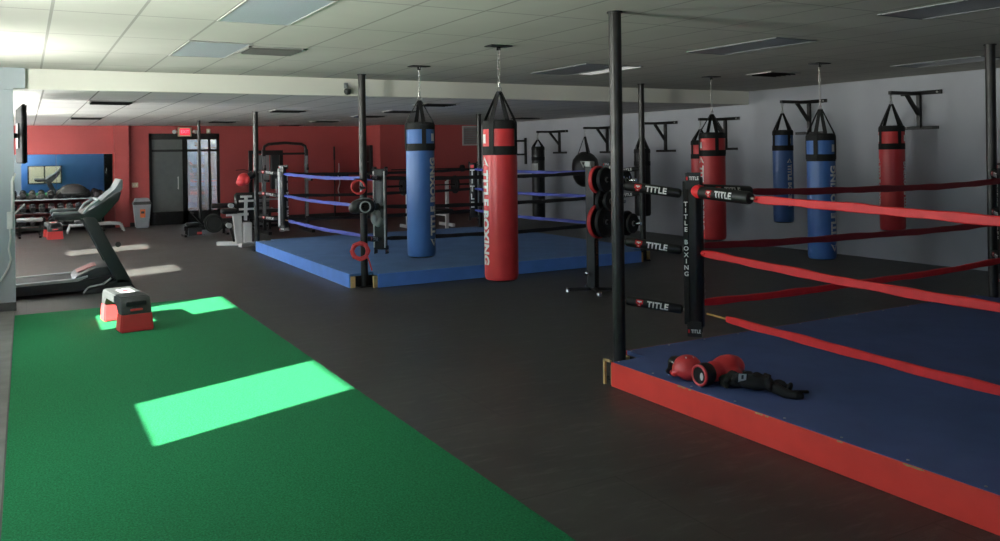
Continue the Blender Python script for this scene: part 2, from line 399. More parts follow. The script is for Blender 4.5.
# front wall (behind the camera, seen in the mirror): blue with a blind-covered window and a black door
b = B(); b.box(XL - .2, XR + .2, YF - .2, YF, 0, ZC + .1); struct(b.obj('wall_front', W_BLUE, smooth=False))
b = B(); b.box(.14, 1.72, YF, YF + .05, .47, 1.41, .004); fwin = struct(b.obj('window_8', BLACKM, smooth=False))
b = B()
for k in range(18): b.box(.2, .88, YF + .05, YF + .06, .52 + k * .048, .56 + k * .048); b.box(.95, 1.66, YF + .05, YF + .06, .52 + k * .048, .56 + k * .048)
b.obj('window_blind', mat('daylit_blind', (214, 204, 176), .6, emit=(222, 212, 182), estr=.42), fwin, smooth=False)
b = B(); b.box(3.75, 4.75, YF, YF + .06, 0, 2.05, .004); fd = struct(b.obj('door_2', BLACKM, smooth=False))
b = B(); b.cyl((3.87, YF + .11, .95), (3.87, YF + .11, 1.25), .015); b.bar((3.87, YF + .06, 1.0), (3.87, YF + .11, 1.0), .02, .02); b.bar((3.87, YF + .06, 1.2), (3.87, YF + .11, 1.2), .02, .02); b.obj('door_handle', CHROME, fd)
# glazed double door in the red wall
b = B(); w = .075; Y0, Y1 = YB + .02, YB + .09
b.box(DX0, DX0 + w, Y0, Y1, 0, DZ); b.box(DX1 - w, DX1, Y0, Y1, 0, DZ); b.box(DX0, DX1, Y0, Y1, DZ - .16, DZ)
b.box(DX0, DX1, Y0, Y1, 1.90, 1.96); b.box(3.62, 3.75, Y0, Y1, 0, DZ - .16); b.box(4.28, 4.34, Y0, Y1, 0, DZ - .16)
b.box(DX0, DX1, Y0, Y1, 0, .34)
door = struct(b.obj('door_1', BLACKM, smooth=False))
b = B(); b.box(DX0 + w, 3.62, YB + .05, YB + .056, .34, 1.90); b.box(DX0 + w, 3.62, YB + .05, YB + .056, 1.96, DZ - .16); b.obj('dark_glass', mat('tinted_glass', (96, 100, 98), .16, noise=.05), door, False, 'dark tinted glass')
b = B()
for x0, x1 in ((3.75, 4.28), (4.34, DX1 - w)): b.box(x0, x1, YB + .05, YB + .056, .34, 1.90); b.box(x0, x1, YB + .05, YB + .056, 1.96, DZ - .16)
b.obj('clear_glass', GLASS_D, door, False)
b = B(); b.cyl((3.50, YB - .06, .92), (3.50, YB - .06, 1.25), .014); b.bar((3.50, YB + .03, .95), (3.50, YB - .06, .95), .02, .02); b.bar((3.50, YB + .03, 1.22), (3.50, YB - .06, 1.22), .02, .02); b.obj('door_handle', STEEL, door)
b = B(); letter_mesh(b, '28', .14, plane_fn((4.0, YB + .046, 2.09), (1, 0, 0), (0, 0, 1)), .03); b.obj('door_number', DARKHOLE, door, False)
# small lobby behind the door, open to daylight at its right end
b = B(); b.box(2.4, 7.4, YB + .2, 26.2, -.12, 0); struct(b.obj('floor_lobby', CONC, smooth=False))
b = B(); b.box(2.4, 7.4, 26.0, 26.2, 0, 2.9); b.box(2.2, 2.4, YB + .2, 26.2, 0, 2.9); struct(b.obj('wall_lobby', mat('lobby_paint', (196, 192, 182), .7, noise=.05), smooth=False))
b = B(); b.box(2.2, 3.6, YB + .2, 26.2, 2.7, 2.9); struct(b.obj('ceiling_lobby', W_HEADER, smooth=False))
PANEL = mat('white_board', (222, 220, 214), .6, noise=.06)
for k, (x, lean, hgt, w2, lab) in enumerate(((4.32, .16, 2.1, .5, 'tall white panel leaning in the lobby behind the glass door, leftmost'), (4.62, -.22, 1.9, .26, 'narrow white panel leaning left behind the glass door, middle one'), (4.95, .10, 1.75, .36, 'shorter white panel behind the right-hand glass door pane'))):
    t = thing('leaning_panel', lab, 'panel', (x, 25.75 - .12 * k, 0), 0, 'white panels in the lobby')
    b = B(); b.box(-w2 / 2, w2 / 2, -.02, .02, 0, hgt, .004, Euler((-.1, lean, 0)).to_matrix()); o = b.obj('board', PANEL, t, False)

# ------------------------------------------------------------------ turf
b = B(); b.box(-.115, 2.13, -3.4, 10.88, 0, .012, .003); tag(b.obj('turf_strip', TURF, smooth=False), 'long green artificial turf strip laid on the black rubber floor', 'turf')

# ------------------------------------------------------------------ boxing rings
def rect_notched(x0, x1, y0, y1, nx, ny):
    return [(x0 + nx, y0), (x1 - nx, y0), (x1 - nx, y0 + ny), (x1, y0 + ny), (x1, y1 - ny), (x1 - nx, y1 - ny), (x1 - nx, y1), (x0 + nx, y1), (x0 + nx, y1 - ny), (x0, y1 - ny), (x0, y0 + ny), (x0 + nx, y0 + ny)]
def platform(name, label, x0, x1, y0, y1, nx, ny, skirt_m, mat_m, h=.18):
    t = thing('ring_platform', label, 'boxing ring floor', (x0, y0, 0))
    X, Y = x1 - x0, y1 - y0
    b = B(); b.prism(rect_notched(0.012, X - .012, .012, Y - .012, nx, ny), h - .03, h + .002, bev=.004); b.obj('canvas_mat', mat_m, t, False)
    e = .018
    for (a, c, d, g) in ((0, e, ny, Y - ny), (X - e, X, ny, Y - ny), (nx, X - nx, 0, e), (nx, X - nx, Y - e, Y)):
        b = B(); b.box(a, c, d, g, 0, h - .001, .003); b.obj('skirt_board', skirt_m, t, False)
    for sx, sy in ((0, 0), (1, 0), (0, 1), (1, 1)):
        fx = lambda v: v if sx == 0 else X - v
        fy = lambda v: v if sy == 0 else Y - v
        def bx(nm_, m_, a, c, d, g, z0, z1):
            b = B(); b.box(min(fx(a), fx(c)), max(fx(a), fx(c)), min(fy(d), fy(g)), max(fy(d), fy(g)), z0, z1, .002); b.obj(nm_, m_, t, False)
        bx('frame_board', BLACKM, e, nx + .02, ny, ny + .02, .01, h - .032); bx('frame_board', BLACKM, nx, nx + .02, e, ny, .01, h - .032)
        bx('plywood_end', WOOD, e, e + .06, ny - .03, ny, 0, h - .032); bx('plywood_end', WOOD, nx - .05, nx, e, e + .05, 0, h - .032)
    b = B()
    n = int(X / .42)
    for k in range(n + 1):
        u = nx + .03 + (X - 2 * nx - .06) * k / n
        for yy in (.05, Y - .05): b.lathe([(.008, 0), (.007, .003), (0, .005)], 8, Matrix.Translation((u, yy, h + .002)))
        u = ny + .03 + (Y - 2 * ny - .06) * k / n
        for xx in (.05, X - .05): b.lathe([(.008, 0), (.007, .003), (0, .005)], 8, Matrix.Translation((xx, u, h + .002)))
    o = b.obj('edge_studs', STEEL, t)
    return t
R1 = (3.785, 9.03, .06, 5.31); R2 = (3.70, 8.75, 10.45, 15.98)
p1 = platform('near', 'low ring platform with navy canvas and bright red skirt, nearest the camera', *R1[:2], *R1[2:], .31, .235, SKIRT_R, MAT_N)
for y, l in ((4.30, .09), (4.22, .03), (3.62, .07), (3.56, .03), (2.62, .12), (3.05, .04)):   # worn chips in the red paint along the top of the left skirt board
    b = B(); y -= R1[2]; b.prism([(y - l / 2, .176), (y - l * .2, .1715), (y + l * .1, .174), (y + l * .3, .170), (y + l / 2, .178), (y + l * .2, .1795), (y - l * .3, .1795)], -.0012, .004, Matrix(((0, 0, 1, 0), (1, 0, 0, 0), (0, 1, 0, 0), (0, 0, 0, 1)))); b.obj('paint_chip', WOOD, p1, False, 'bare wood chip in the red paint')
b = B(); b.box(-.006, .012, 5.085, 5.105, 0, .19); b.box(-.006, .012, 5.02, 5.105, .175, .19); b.obj('corner_bracket', WOOD, p1, False, 'pale wooden corner strip')
p2 = platform('far', 'low ring platform with sky blue canvas and blue skirt in the middle of the gym', *R2[:2], *R2[2:], .33, .20, SKIRT_B, MAT_B)

def ring_post(x, y, ztop, label, r=.049):
    t = thing('ring_post', label, 'post', (x, y, 0), 0, 'floor to ceiling ring posts')
    b = B(); b.cyl((0, 0, .012), (0, 0, ztop - .012), r, seg=24); b.obj('pole', POSTM, t)
    b = B(); b.box(-.085, .085, -.085, .085, 0, .012, .002)
    for sx in (-1, 1):
        for sy in (-1, 1): b.cyl((sx * .065, sy * .065, .012), (sx * .065, sy * .065, .022), .009, seg=6)
    b.obj('base_plate', BLACKM, t, False)
    b = B(); b.cyl((0, 0, ztop - .012), (0, 0, ztop - .001), r + .012, seg=24); b.obj('top_plate', BLACKM, t)
    return t
ring_post(3.955, 5.19, ZC, 'worn dark steel ring post at the near corner of the red skirted ring')
ring_post(3.955, .18, ZC, 'ring post of the near ring beside the camera, outside the picture')
ring_post(8.87, 5.19, ZC, 'black ring post at the far right picture edge beside the white wall')
ring_post(3.92, 10.66, ZC, 'grey steel ring post hung with headgear and red cord, near corner of blue ring')
ring_post(8.58, 10.60, ZC, 'black ring post in front of the white wall behind the plate rack', .047)
ring_post(3.745, 15.86, ZB, 'ring post at the far left corner of the blue ring beside a red glove', .047)
ring_post(8.41, 15.80, ZB, 'thin black ring post just left of the front red heavy bag', .045)

ZR = (1.42, 1.02, .58)
def corner_pad(P, d, ring, label, words):
    """tall padded corner cushion; local +x faces the ring centre"""
    a = math.atan2(d[1], d[0]); t = thing('corner_pad', label, 'corner pad', (P[0], P[1], .18), a, 'ring corner pads')
    z0, z1 = .43 - .18, 1.55 - .18
    b = B(); b.prism([(-.055, -.078), (.02, -.085), (.062, -.06), (.075, 0), (.062, .06), (.02, .085), (-.055, .078)], z0, z1, bev=.012); b.obj('cushion', BLACKV, t)
    strips = []
    for s in (-1, 1):
        b = B(); b.box(-.070, -.030, s * .080 - .007, s * .080 + .007, z0 + .03, z1 - .03, .003)
        strips.append(b.obj('edge_strip', WHITEP if ring == 2 else BLACKF, t, False))
    # stacked letters on the front face
    b = B(); fn = plane_fn((.0775, 0, 0), (0, 1, 0), (0, 0, 1)); zz = z1 - .2
    for ch in 'TITLE': letter_mesh(b, ch, .16, fn, .03, dy=zz); zz -= .165
    b.obj('lettering', WHITEP, t, False, 'white stacked lettering reading TITLE')
    b = B(); quad_mesh(b, [(-.035, z1 - .1), (.035, z1 - .1), (.035, z1 - .04), (-.035, z1 - .04)], fn); b.obj('emblem', REDP, t, False, 'red emblem')
    for s in (-1, 1):     # side faces: small stacked letters, woven tags at top and foot
        fn2 = (lambda s: (lambda x, y: (-.050 - s * x, s * .0875, y)))(s)
        b = B(); zz = z1 - .20
        for ch in 'TITLE BOXING':
            if ch != ' ': letter_mesh(b, ch, .046, fn2, .025, dy=zz)
            zz -= .047
        b.obj('side_lettering', WHITEP, strips[(s + 1) // 2], False, 'small white stacked lettering reading TITLE BOXING')
        fn3 = (lambda s: (lambda x, y: (.0 - s * x, s * .090, y)))(s)
        for q0, q1, qc in ((z1 - .09, z1 + .03, z1 - .01), (z0 - .06, z0 + .05, z0 - .02)):
            b = B(); b.box(-.05, .055, s * .084 - .004, s * .084 + .004, q0, q1, .002); fl = b.obj('hanging_flap', BLACKV, t, False)
            b = B(); letter_mesh(b, 'TITLE', .036, fn3, .03, dx=.012, dy=qc, stretch=.75); b.obj('flap_lettering', WHITEP, fl, False)
            b = B(); quad_mesh(b, [(-.045, qc - .012), (-.031, qc - .012), (-.031, qc + .014), (-.045, qc + .014)], fn3); b.obj('flap_emblem', REDP, fl, False)
    return t
def cover(P0, P1, z0, z1, r, label, size=.06, both=True, cat='turnbuckle cover', group='turnbuckle covers'):
    """padded sleeve between post and pad (or round a rope) lettered along its sides"""
    a = Vector((P0[0], P0[1], z0)); c = Vector((P1[0], P1[1], z1)); d = (c - a); L = d.length; d.normalize()
    t = thing('turnbuckle_cover', label, cat, a, 0, group)
    b = B(); pts = [d * (L * k) for k in (0, .02, .05, .5, .95, .98, 1)]; b.sweep(pts, [r * .55, r * .9, r, r * 1.03, r, r * .9, r * .55], 18); slv = b.obj('sleeve', BLACKV, t)
    side = d.cross(Vector((0, 0, 1))).normalized()
    wl = Vector((0, 0, 1)) - d * d.z; wl.normalize()
    bw, br = B(), B()
    for s in (-1, 1):
        ex = d * s
        def fn(x, y, s=s, ex=ex):
            q = max(-.9, min(.9, y / (r * 1.03))); return d * (L * .5) + ex * x + wl * y + side * (s * (r * 1.045 * math.sqrt(1 - q * q) + .001))
        letter_mesh(bw, 'TITLE', size, fn, .035, cut=.012, dx=size * .45)
        k = size * .42; cx = -size * 1.75
        def piece(x0, x1, y0, y1, bb):
            n = 4
            for i in range(n):
                ya, yb_ = y0 + (y1 - y0) * i / n, y0 + (y1 - y0) * (i + 1) / n
                quad_mesh(bb, [(x0, ya), (x1, ya), (x1, yb_), (x0, yb_)], fn)
        piece(cx - k, cx + k, -k * .2, k, br); piece(cx - k * .55, cx + k * .55, -k, -k * .2, br)
        def fn2(x, y): return Vector(fn(x, y)) + side * (s * .002)
        quad_mesh(bw, [(cx - k * .6, k * .35), (cx + k * .6, k * .35), (cx + k * .6, k * .7), (cx - k * .6, k * .7)], fn2)
        quad_mesh(bw, [(cx - k * .2, -k * .7), (cx + k * .2, -k * .7), (cx + k * .2, k * .35), (cx - k * .2, k * .35)], fn2)
    bw.obj('lettering', WHITEP, slv, False, 'white lettering reading TITLE'); br.obj('emblem', REDP, slv, False, 'red emblem')
    b = B(); b.cyl(-d * .035, Vector((0, 0, 0)), .011, seg=10); b.cyl(d * L, d * (L + .03), .011, seg=10); b.obj('steel_rod', STEEL, t)
    return t
SEC = [(-.5, -.8), (-.3, -1), (.3, -1), (.5, -.8), (.5, .8), (.3, 1), (-.3, 1), (-.5, .8)]
def rope(P0, P1, z0, z1, m, label, sag=.03, hh=.027, seed=0, string=0.0, lone=None, group='ring ropes'):
    rnd = random.Random(seed); a = Vector((P0[0], P0[1], z0)); c = Vector((P1[0], P1[1], z1)); d = (c - a).normalized()
    n = 56; pts, rs = [], []
    t = thing('ring_rope', label, 'ring rope', a, 0, group)
    ph = [rnd.uniform(0, 6.28) for _ in range(4)]
    s0 = string / (c - a).length
    for i in range(n + 1):
        u = s0 + (1 - s0) * i / n; p = a.lerp(c, u); p.z -= 4 * sag * u * (1 - u)
        p.z += .003 * math.sin(u * 11 + ph[0]) + .0015 * math.sin(u * 41 + ph[1])
        p += Vector((d.y, -d.x, 0)) * (.004 * math.sin(u * 13 + ph[2]))
        pts.append(p - a); rs.append(hh * (1 + .07 * math.sin(u * 29 + ph[3]) + .06 * math.sin(u * 67 + ph[1])))
    rs[0] *= .7; rs[1] *= .95; rs[-1] *= .8
    b = B(); b.sweep(pts, rs, sec=SEC, up=(0, 0, 1)); b.obj('webbing_cover', m, t)
    b = B()
    if string: b.cyl((0, 0, 0), pts[0] + d * .03, .008, seg=8); b.obj('tan_cord', STRAWC, t, True, 'bare tan cord')
    else: b.sweep([d * -.05, Vector((0, 0, 0)), d * .05], [.012, .018, .014], 10); b.obj('rope_eye', m, t)
    return t
# near ring: corner pad, covers, ropes
PC = (4.355, 4.79)
corner_pad(PC, (1, -1), 1, 'black corner pad with white lettering on the near red roped ring', True)
q = .7071
for k, (za, zb) in enumerate(((1.485, 1.425), (1.06, 1.0), (.61, .555))):
    cover((3.955 + .055 * q, 5.19 - .055 * q), (PC[0] - .085 * q, PC[1] + .085 * q), za, zb, .036, ('top', 'middle', 'lowest')[k] + ' black lettered cover between worn post and corner pad of near ring', .062)
cover((PC[0] - .03, PC[1] - .10), (PC[0] - .03, 4.18), 1.44, 1.415, .045, 'thick black lettered sleeve on the front end of the top red rope', .064, cat='rope sleeve', group=None)
fs = [o for o in COL.objects if o.get('label', '').startswith('thick black lettered')][0]
b = B(); b.sweep([(0, .045, .01), (0, .01, .004), (0, -.03, 0)], [.040, .052, .046], 16); b.obj('red_tie', ROPE_R, fs, True, 'red tie at the pad')
cover((PC[0] + .10, PC[1] + .03), (4.98, PC[1] + .03), 1.45, 1.42, .042, 'black lettered sleeve on the far top rope, behind the front sleeve', .065, cat='rope sleeve', group=None)
nm = ('top', 'middle', 'lowest')
for k in range(3):
    za = (1.415, .985, .545)[k]
    y0 = (4.18, 4.72, 4.66)[k]
    rope((4.36, y0), (4.36, .68), za - (.0 if k else .005), (1.36, .91, .50)[k], ROPE_R, nm[k] + ' bright red rope on the side of the near ring facing the turf', .03 if k else .02, seed=k, string=.2 if k == 2 else 0)
    x0 = (4.98, 4.44, 4.42)[k]
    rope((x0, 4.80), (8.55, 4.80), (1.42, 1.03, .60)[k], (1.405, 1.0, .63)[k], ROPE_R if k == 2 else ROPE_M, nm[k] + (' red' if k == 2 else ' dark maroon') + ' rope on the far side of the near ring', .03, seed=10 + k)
corner_pad((4.355, .58), (1, 1), 1, 'black corner pad of the near ring outside the picture', True)
PR = (8.87 - .4, 5.19 - .4)
# far right corner of the near ring
for k in range(3): cover((8.87 - .05 * q, 5.19 - .05 * q), (PR[0] + .10, PR[1] + .10), ZR[k] + .05, ZR[k] + .01, .036, nm[k] + ' black cover on the near ring post by the white wall', .055, group='turnbuckle covers')
corner_pad(PR, (-1, -1), 1, 'black corner pad of the near ring at the right picture edge', False)
# far ring
C2 = {'nl': ((3.92, 10.66), (1, 1)), 'fl': ((3.745, 15.86), (1, -1)), 'fr': ((8.45, 15.80), (-1, -1)), 'nr': ((8.58, 10.60), (-1, 1))}
desc = {'nl': 'near left corner of the blue ring', 'fl': 'far left corner of the blue ring', 'fr': 'far right corner of the blue ring', 'nr': 'near right corner of the blue ring'}
pad_at = {}
for kx, (p, d) in C2.items():
    P = (p[0] + .4 * d[0], p[1] + .4 * d[1]); pad_at[kx] = P
    corner_pad(P, d, 2, 'black corner pad with pale edges at the ' + desc[kx], True)
    for k in range(3):
        cover((p[0] + .05 * d[0] * q, p[1] + .05 * d[1] * q), (P[0] - .085 * q * d[0], P[1] - .085 * q * d[1]), ZR[k] + .05, ZR[k], .036, nm[k] + ' black cover at the ' + desc[kx], .06)
for k in range(3):
    z = ZR[k]
    rope((pad_at['fl'][0], pad_at['fl'][1] - .09), (pad_at['nl'][0], pad_at['nl'][1] + .09), z, z, ROPE_B, nm[k] + ' blue rope on the left side of the blue ring', .03, seed=20 + k, string=.2 if k == 2 else 0)
    rope((pad_at['fr'][0], pad_at['fr'][1] - .09), (pad_at['nr'][0], pad_at['nr'][1] + .09), z, z, ROPE_B, nm[k] + ' blue rope on the white wall side of the blue ring', .03, seed=30 + k)
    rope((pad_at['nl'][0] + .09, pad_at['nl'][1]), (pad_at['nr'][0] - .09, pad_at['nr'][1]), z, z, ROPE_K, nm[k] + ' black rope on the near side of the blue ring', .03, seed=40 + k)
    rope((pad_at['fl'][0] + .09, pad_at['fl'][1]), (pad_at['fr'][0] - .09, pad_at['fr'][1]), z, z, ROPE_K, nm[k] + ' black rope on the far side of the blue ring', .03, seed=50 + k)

# ------------------------------------------------------------------ heavy bags
def chain(b, z0, z1, n=None, r=.004, w=.013):
    L = z1 - z0; n = n or max(2, int(L / .034)); p = L / n
    for k in range(n):
        zc = z0 + (k + .5) * p; hl = p * .68; pts = []
        for i in range(10):
            t = 2 * PI * i / 10; a, c = w * math.cos(t), hl * math.sin(t)
            pts.append((a, 0, zc + c) if k % 2 == 0 else (0, a, zc + c))
        b.sweep(pts, r, 5, closed=True)
def heavy_bag(x, y, zt, zb, r, vin, label, zhook, zcap=None, plate=True, texts=(), strap_n=4, rot=.3, print_m=WHITEP, tall_panel=True, tone=True):
    t = thing('heavy_bag', label, 'heavy bag', (x, y, zb), 0, 'heavy punching bags')
    H = zt - zb
    b = B(); b.lathe([(0, 0), (r * .86, 0), (r * .95, .012), (r, .05), (r, H * .5), (r, H - .03), (r * .97, H - .012), (r * .9, H), (0, H)], 36); body = b.obj('bag_body', vin, t)
    b = B(); b.lathe([(0, -.006), (r * .8, -.006), (r * .93, .006), (r * .85, .012), (0, .012)], 36); b.obj('base_cap', BLACKV, t)
    b = B(); zz = H - .33
    R = r + .004
    b.lathe([(r * .99, zz - .002), (R, zz), (R, zz + .085), (r * .99, zz + .087)], 36); b.obj('black_band', BLACKF, t)
    b = B(); b.lathe([(r * .99, H - .075), (R, H - .073), (R, H - .02), (r * .97, H + .008), (r * .80, H + .014), (0, H + .014)], 36); b.obj('top_rim', BLACKF, t)
    ha = zhook - zb
    for k in range(strap_n):
        a = rot + 2 * PI * k / strap_n; ex = Vector((math.cos(a), math.sin(a), 0)); ey = Vector((-ex.y, ex.x, 0))
        b = B(); prof = [(R + .003, zz + .02), (R + .003, H - .02), (r * .93, H + .03), (.018, ha)]
        rings = []
        for i, (rad, z) in enumerate(prof):
            hw = .026 if i < 3 else .018
            rings.append([ex * (rad + e) + ey * s + Vector((0, 0, z)) for e, s in ((.0, -hw), (.004, -hw), (.004, hw), (.0, hw))])
        V = [[b.bm.verts.new(p) for p in rg] for rg in rings]
        for A, Q in zip(V, V[1:]):
            for i in range(4): b.bm.faces.new((A[i], A[(i + 1) % 4], Q[(i + 1) % 4], Q[i]))
        b.bm.faces.new(V[0]); b.bm.faces.new(V[-1][::-1])
        b.obj('hanging_strap', BLACKF, t, False)
    b = B(); b.torus((0, 0, ha + .02), .026, .006, 'Y', 18, 6); b.cyl((0, 0, ha + .045), (0, 0, ha + .085), .012, seg=10)
    b.obj('swivel_hook', STEEL, t)
    if zcap is not None:
        b = B(); chain(b, ha + .075, zcap - zb, ); b.obj('chain', STEEL, t)
        if plate:
            b = B(); b.box(-.12, .12, -.075, .075, zcap - zb - .012, zcap - zb - .001, .002); b.box(-.02, .02, -.008, .008, zcap - zb - .05, zcap - zb - .012, .002); b.obj('ceiling_mount', BLACKM, t, False)
    for (ang, down, size) in texts:
        b = B()
        zc = (zz - .02) * (.57 if down else .52)
        def fn(tx, hy):
            if down: z = zc - tx; a = ang + hy / r
            else: z = zc + tx; a = ang - hy / r
            return ((r + .003) * math.cos(a), (r + .003) * math.sin(a), z)
        letter_mesh(b, 'TITLE BOXING', size, fn, .05, cut=.014, dx=size * .55)
        # triangular emblem before the words: an outlined triangle pointing along the text
        vs, _ = glyphs('TITLE BOXING', size, .03); x0 = min(v[0] for v in vs) + size * .55 - size * .28
        k = size * .48
        tri = [(x0, -k), (x0, k), (x0 - 1.5 * k, k * .0)]; inn = [(x0 - .3 * k, -k * .45), (x0 - .3 * k, k * .45), (x0 - 1.0 * k, 0)]
        P = [b.bm.verts.new(Vector(fn(*p))) for p in tri]; Q = [b.bm.verts.new(Vector(fn(*p))) for p in inn]
        for i in range(3): b.bm.faces.new((P[i], P[(i + 1) % 3], Q[(i + 1) % 3], Q[i]))
        b.obj('lettering', print_m, body, False, 'vertical white lettering reading TITLE BOXING')
        b = B()
        def fn2(px, py): return ((r + .004) * math.cos(ang + px / r), (r + .004) * math.sin(ang + px / r), H - .17 + py)
        for i in range(3): quad_mesh(b, [(-.03 + .02 * i, -.045), (-.01 + .02 * i, -.045), (-.01 + .02 * i, .045), (-.03 + .02 * i, .045)], fn2)
        b.obj('size_tag', print_m, body, False, 'small white tag')
    return t
def bag_angle(x, y, deg): return math.atan2(-y, -x) + math.radians(deg)
def txt(x, y, deg, down, size): return (bag_angle(x, y, deg), down, size)
heavy_bag(4.13, 7.32, 2.06, .49, .169, REDV, 'long red heavy bag hung from ceiling in front of the blue ring', 2.36, ZC, texts=[txt(4.13, 7.32, -64, True, .135), txt(4.13, 7.32, 130, True, .135)], rot=bag_angle(4.13, 7.32, -28))
heavy_bag(4.19, 9.40, 2.12, .51, .172, BLUEV, 'long blue heavy bag hung from ceiling beside the near blue ring post', 2.40, ZC, texts=[txt(4.19, 9.40, 60, False, .135), txt(4.16, 9.42, -130, False, .135)], rot=bag_angle(4.16, 9.42, 15))
heavy_bag(8.75, 9.20, 1.99, .445, .185, REDV, 'long red heavy bag on a ceiling chain behind the near ring corner pad', 2.27, ZC, texts=[txt(8.75, 9.2, -60, True, .135), txt(8.75, 9.2, 130, True, .135)], rot=bag_angle(8.75, 9.2, 20))
heavy_bag(8.72, 7.25, 1.92, .365, .170, BLUEV, 'long blue heavy bag on a ceiling chain behind the red ropes, in front of wall', 2.24, ZC, texts=[txt(8.72, 7.25, 58, False, .135), txt(8.72, 7.25, -130, False, .135)], rot=bag_angle(8.72, 7.25, -20))

def bag_bracket(y, zt, zlow, L, label):
    t = thing('wall_bracket', label, 'bag bracket', (XR, y, zt), 0, 'wall brackets for bags')
    h = zlow - zt
    b = B(); b.box(-.05, -.0, -.03, .03, h, .0, .004); b.obj('upright', BLACKM, t, False)
    b = B(); b.box(-.03, 0, -.36, .30, -.045, .015, .004); b.obj('top_plate', BLACKM, t, False)
    b = B(); b.box(-.03, 0, -.30, .30, h - .02, h + .025, .004); b.obj('bottom_plate', BLACKM, t, False)
    b = B(); b.box(-L, -.03, -.028, .028, -.05, .0, .004); b.obj('arm', BLACKM, t, False)
    b = B(); b.bar((-.04, 0, h * .62), (-L * .45, 0, -.04), .045, .045); b.obj('brace', BLACKM, t, False)
    b = B(); b.torus((-L + .03, 0, -.075), .024, .006, 'Y', 16, 6)
    for yy in (-.3, .24): b.cyl((-.03, yy, -.015), (-.045, yy, -.015), .016, seg=6)
    b.obj('hook_and_bolts', STEEL, t, True)
    return t
BR = [(17.66, 2.28, 1.73, .69, 'wall bracket holding the slim black bag, farthest along the white wall'), (15.67, 2.31, 1.73, .68, 'wall bracket holding the round black teardrop bag'), (13.65, 2.34, 1.74, .68, 'wall bracket holding the black bag behind the plate rack'), (11.92, 2.35, 1.76, .69, 'wall bracket behind the rear red bag'), (9.94, 2.56, 2.01, .70, 'wall bracket holding the left-hand of the two blue wall-side bags'), (7.91, 2.57, 2.03, .70, 'wall bracket holding the red bag nearest the right picture edge')]
for a in BR: bag_bracket(*a)
def wallbag(i, zt, zb, r, m, label, texts=(), **k):
    y, z, _, L, _ = BR[i]; x = XR - L + .03
    hook = zt + .30 if 'hook' not in k else k.pop('hook')
    return heavy_bag(x, y, zt, zb, r, m, label, hook, z - .09, False, [txt(x, y, *q_) for q_ in texts], rot=bag_angle(x, y, 35), **k)
wallbag(0, 1.88, .12, .16, BLACKV, 'slim black heavy bag hung from the farthest wall bracket', print_m=GREYP, hook=2.06)
wallbag(2, 1.78, .42, .165, BLACKV, 'black heavy bag partly hidden behind a ring post and plate rack', hook=2.1)
wallbag(3, 1.92, .40, .175, REDV, 'red heavy bag on wall bracket, half hidden behind the rear red bag', hook=2.14)
wallbag(4, 2.05, .53, .165, BLUEV, 'shorter blue heavy bag hung from a wall bracket', [(38, True, .10)], hook=2.34)
wallbag(5, 2.05, .54, .175, REDV, 'shorter red heavy bag hung from the bracket nearest the right edge', [(-75, True, .10), (72, False, .10)], hook=2.38)
# small white patch on the slim black bag
bagk = [o for o in COL.objects if o.get('label', '').startswith('slim black heavy')][0]
b = B(); aa = bag_angle(11.04, 17.66, -38)
def fk(px, py): return (.164 * math.cos(aa + px / .16), .164 * math.sin(aa + px / .16), 1.76 * .72 + py)
for i in range(4): quad_mesh(b, [(-.1 + .05 * i, -.09), (-.05 + .05 * i, -.09), (-.05 + .05 * i, .09), (-.1 + .05 * i, .09)], fk)
b.obj('white_patch', GREYP, bagk, False, 'pale square patch')
# teardrop bag
y, z, _, L, _ = BR[1]; x = XR - L + .03
t = thing('teardrop_bag', 'big round black teardrop bag hung from wall bracket', 'heavy bag', (x, y, .95), 0, 'heavy punching bags')
b = B(); b.lathe([(0, 0), (.10, .01), (.2, .08), (.27, .2), (.30, .36), (.305, .5), (.28, .62), (.2, .72), (.1, .785), (.06, .80), (0, .80)], 36); b.obj('bag_body', BLACKV, t)
for k in range(3):
    a = bag_angle(x, y, 20) + 2 * PI * k / 3
    b = B(); b.bar((.16 * math.cos(a), .16 * math.sin(a), .75), (.012 * math.cos(a), .012 * math.sin(a), 1.14), 0.05, .006, (math.cos(a), math.sin(a), 0)); b.obj('hanging_strap', BLACKF, t, False)
b = B(); b.torus((0, 0, 1.165), .026, .006, 'Y', 16, 6); chain(b, 1.18, z - .09 - .95); b.obj('chain', STEEL, t)
b = B(); aa = bag_angle(x, y, -8)
def ft(px, py):
    rad = .312; return (rad * math.cos(aa + px / rad), rad * math.sin(aa + px / rad), .52 + py)
tri = [(-.075, .07), (.075, .07), (0, -.09)]; inn = [(-.035, .045), (.035, .045), (0, -.035)]
P = [b.bm.verts.new(Vector(ft(*p))) for p in tri]; Q = [b.bm.verts.new(Vector(ft(*p))) for p in inn]
for i in range(3): b.bm.faces.new((P[i], P[(i + 1) % 3], Q[(i + 1) % 3], Q[i]))
b.obj('emblem', GREYP, t, False, 'pale triangle emblem')
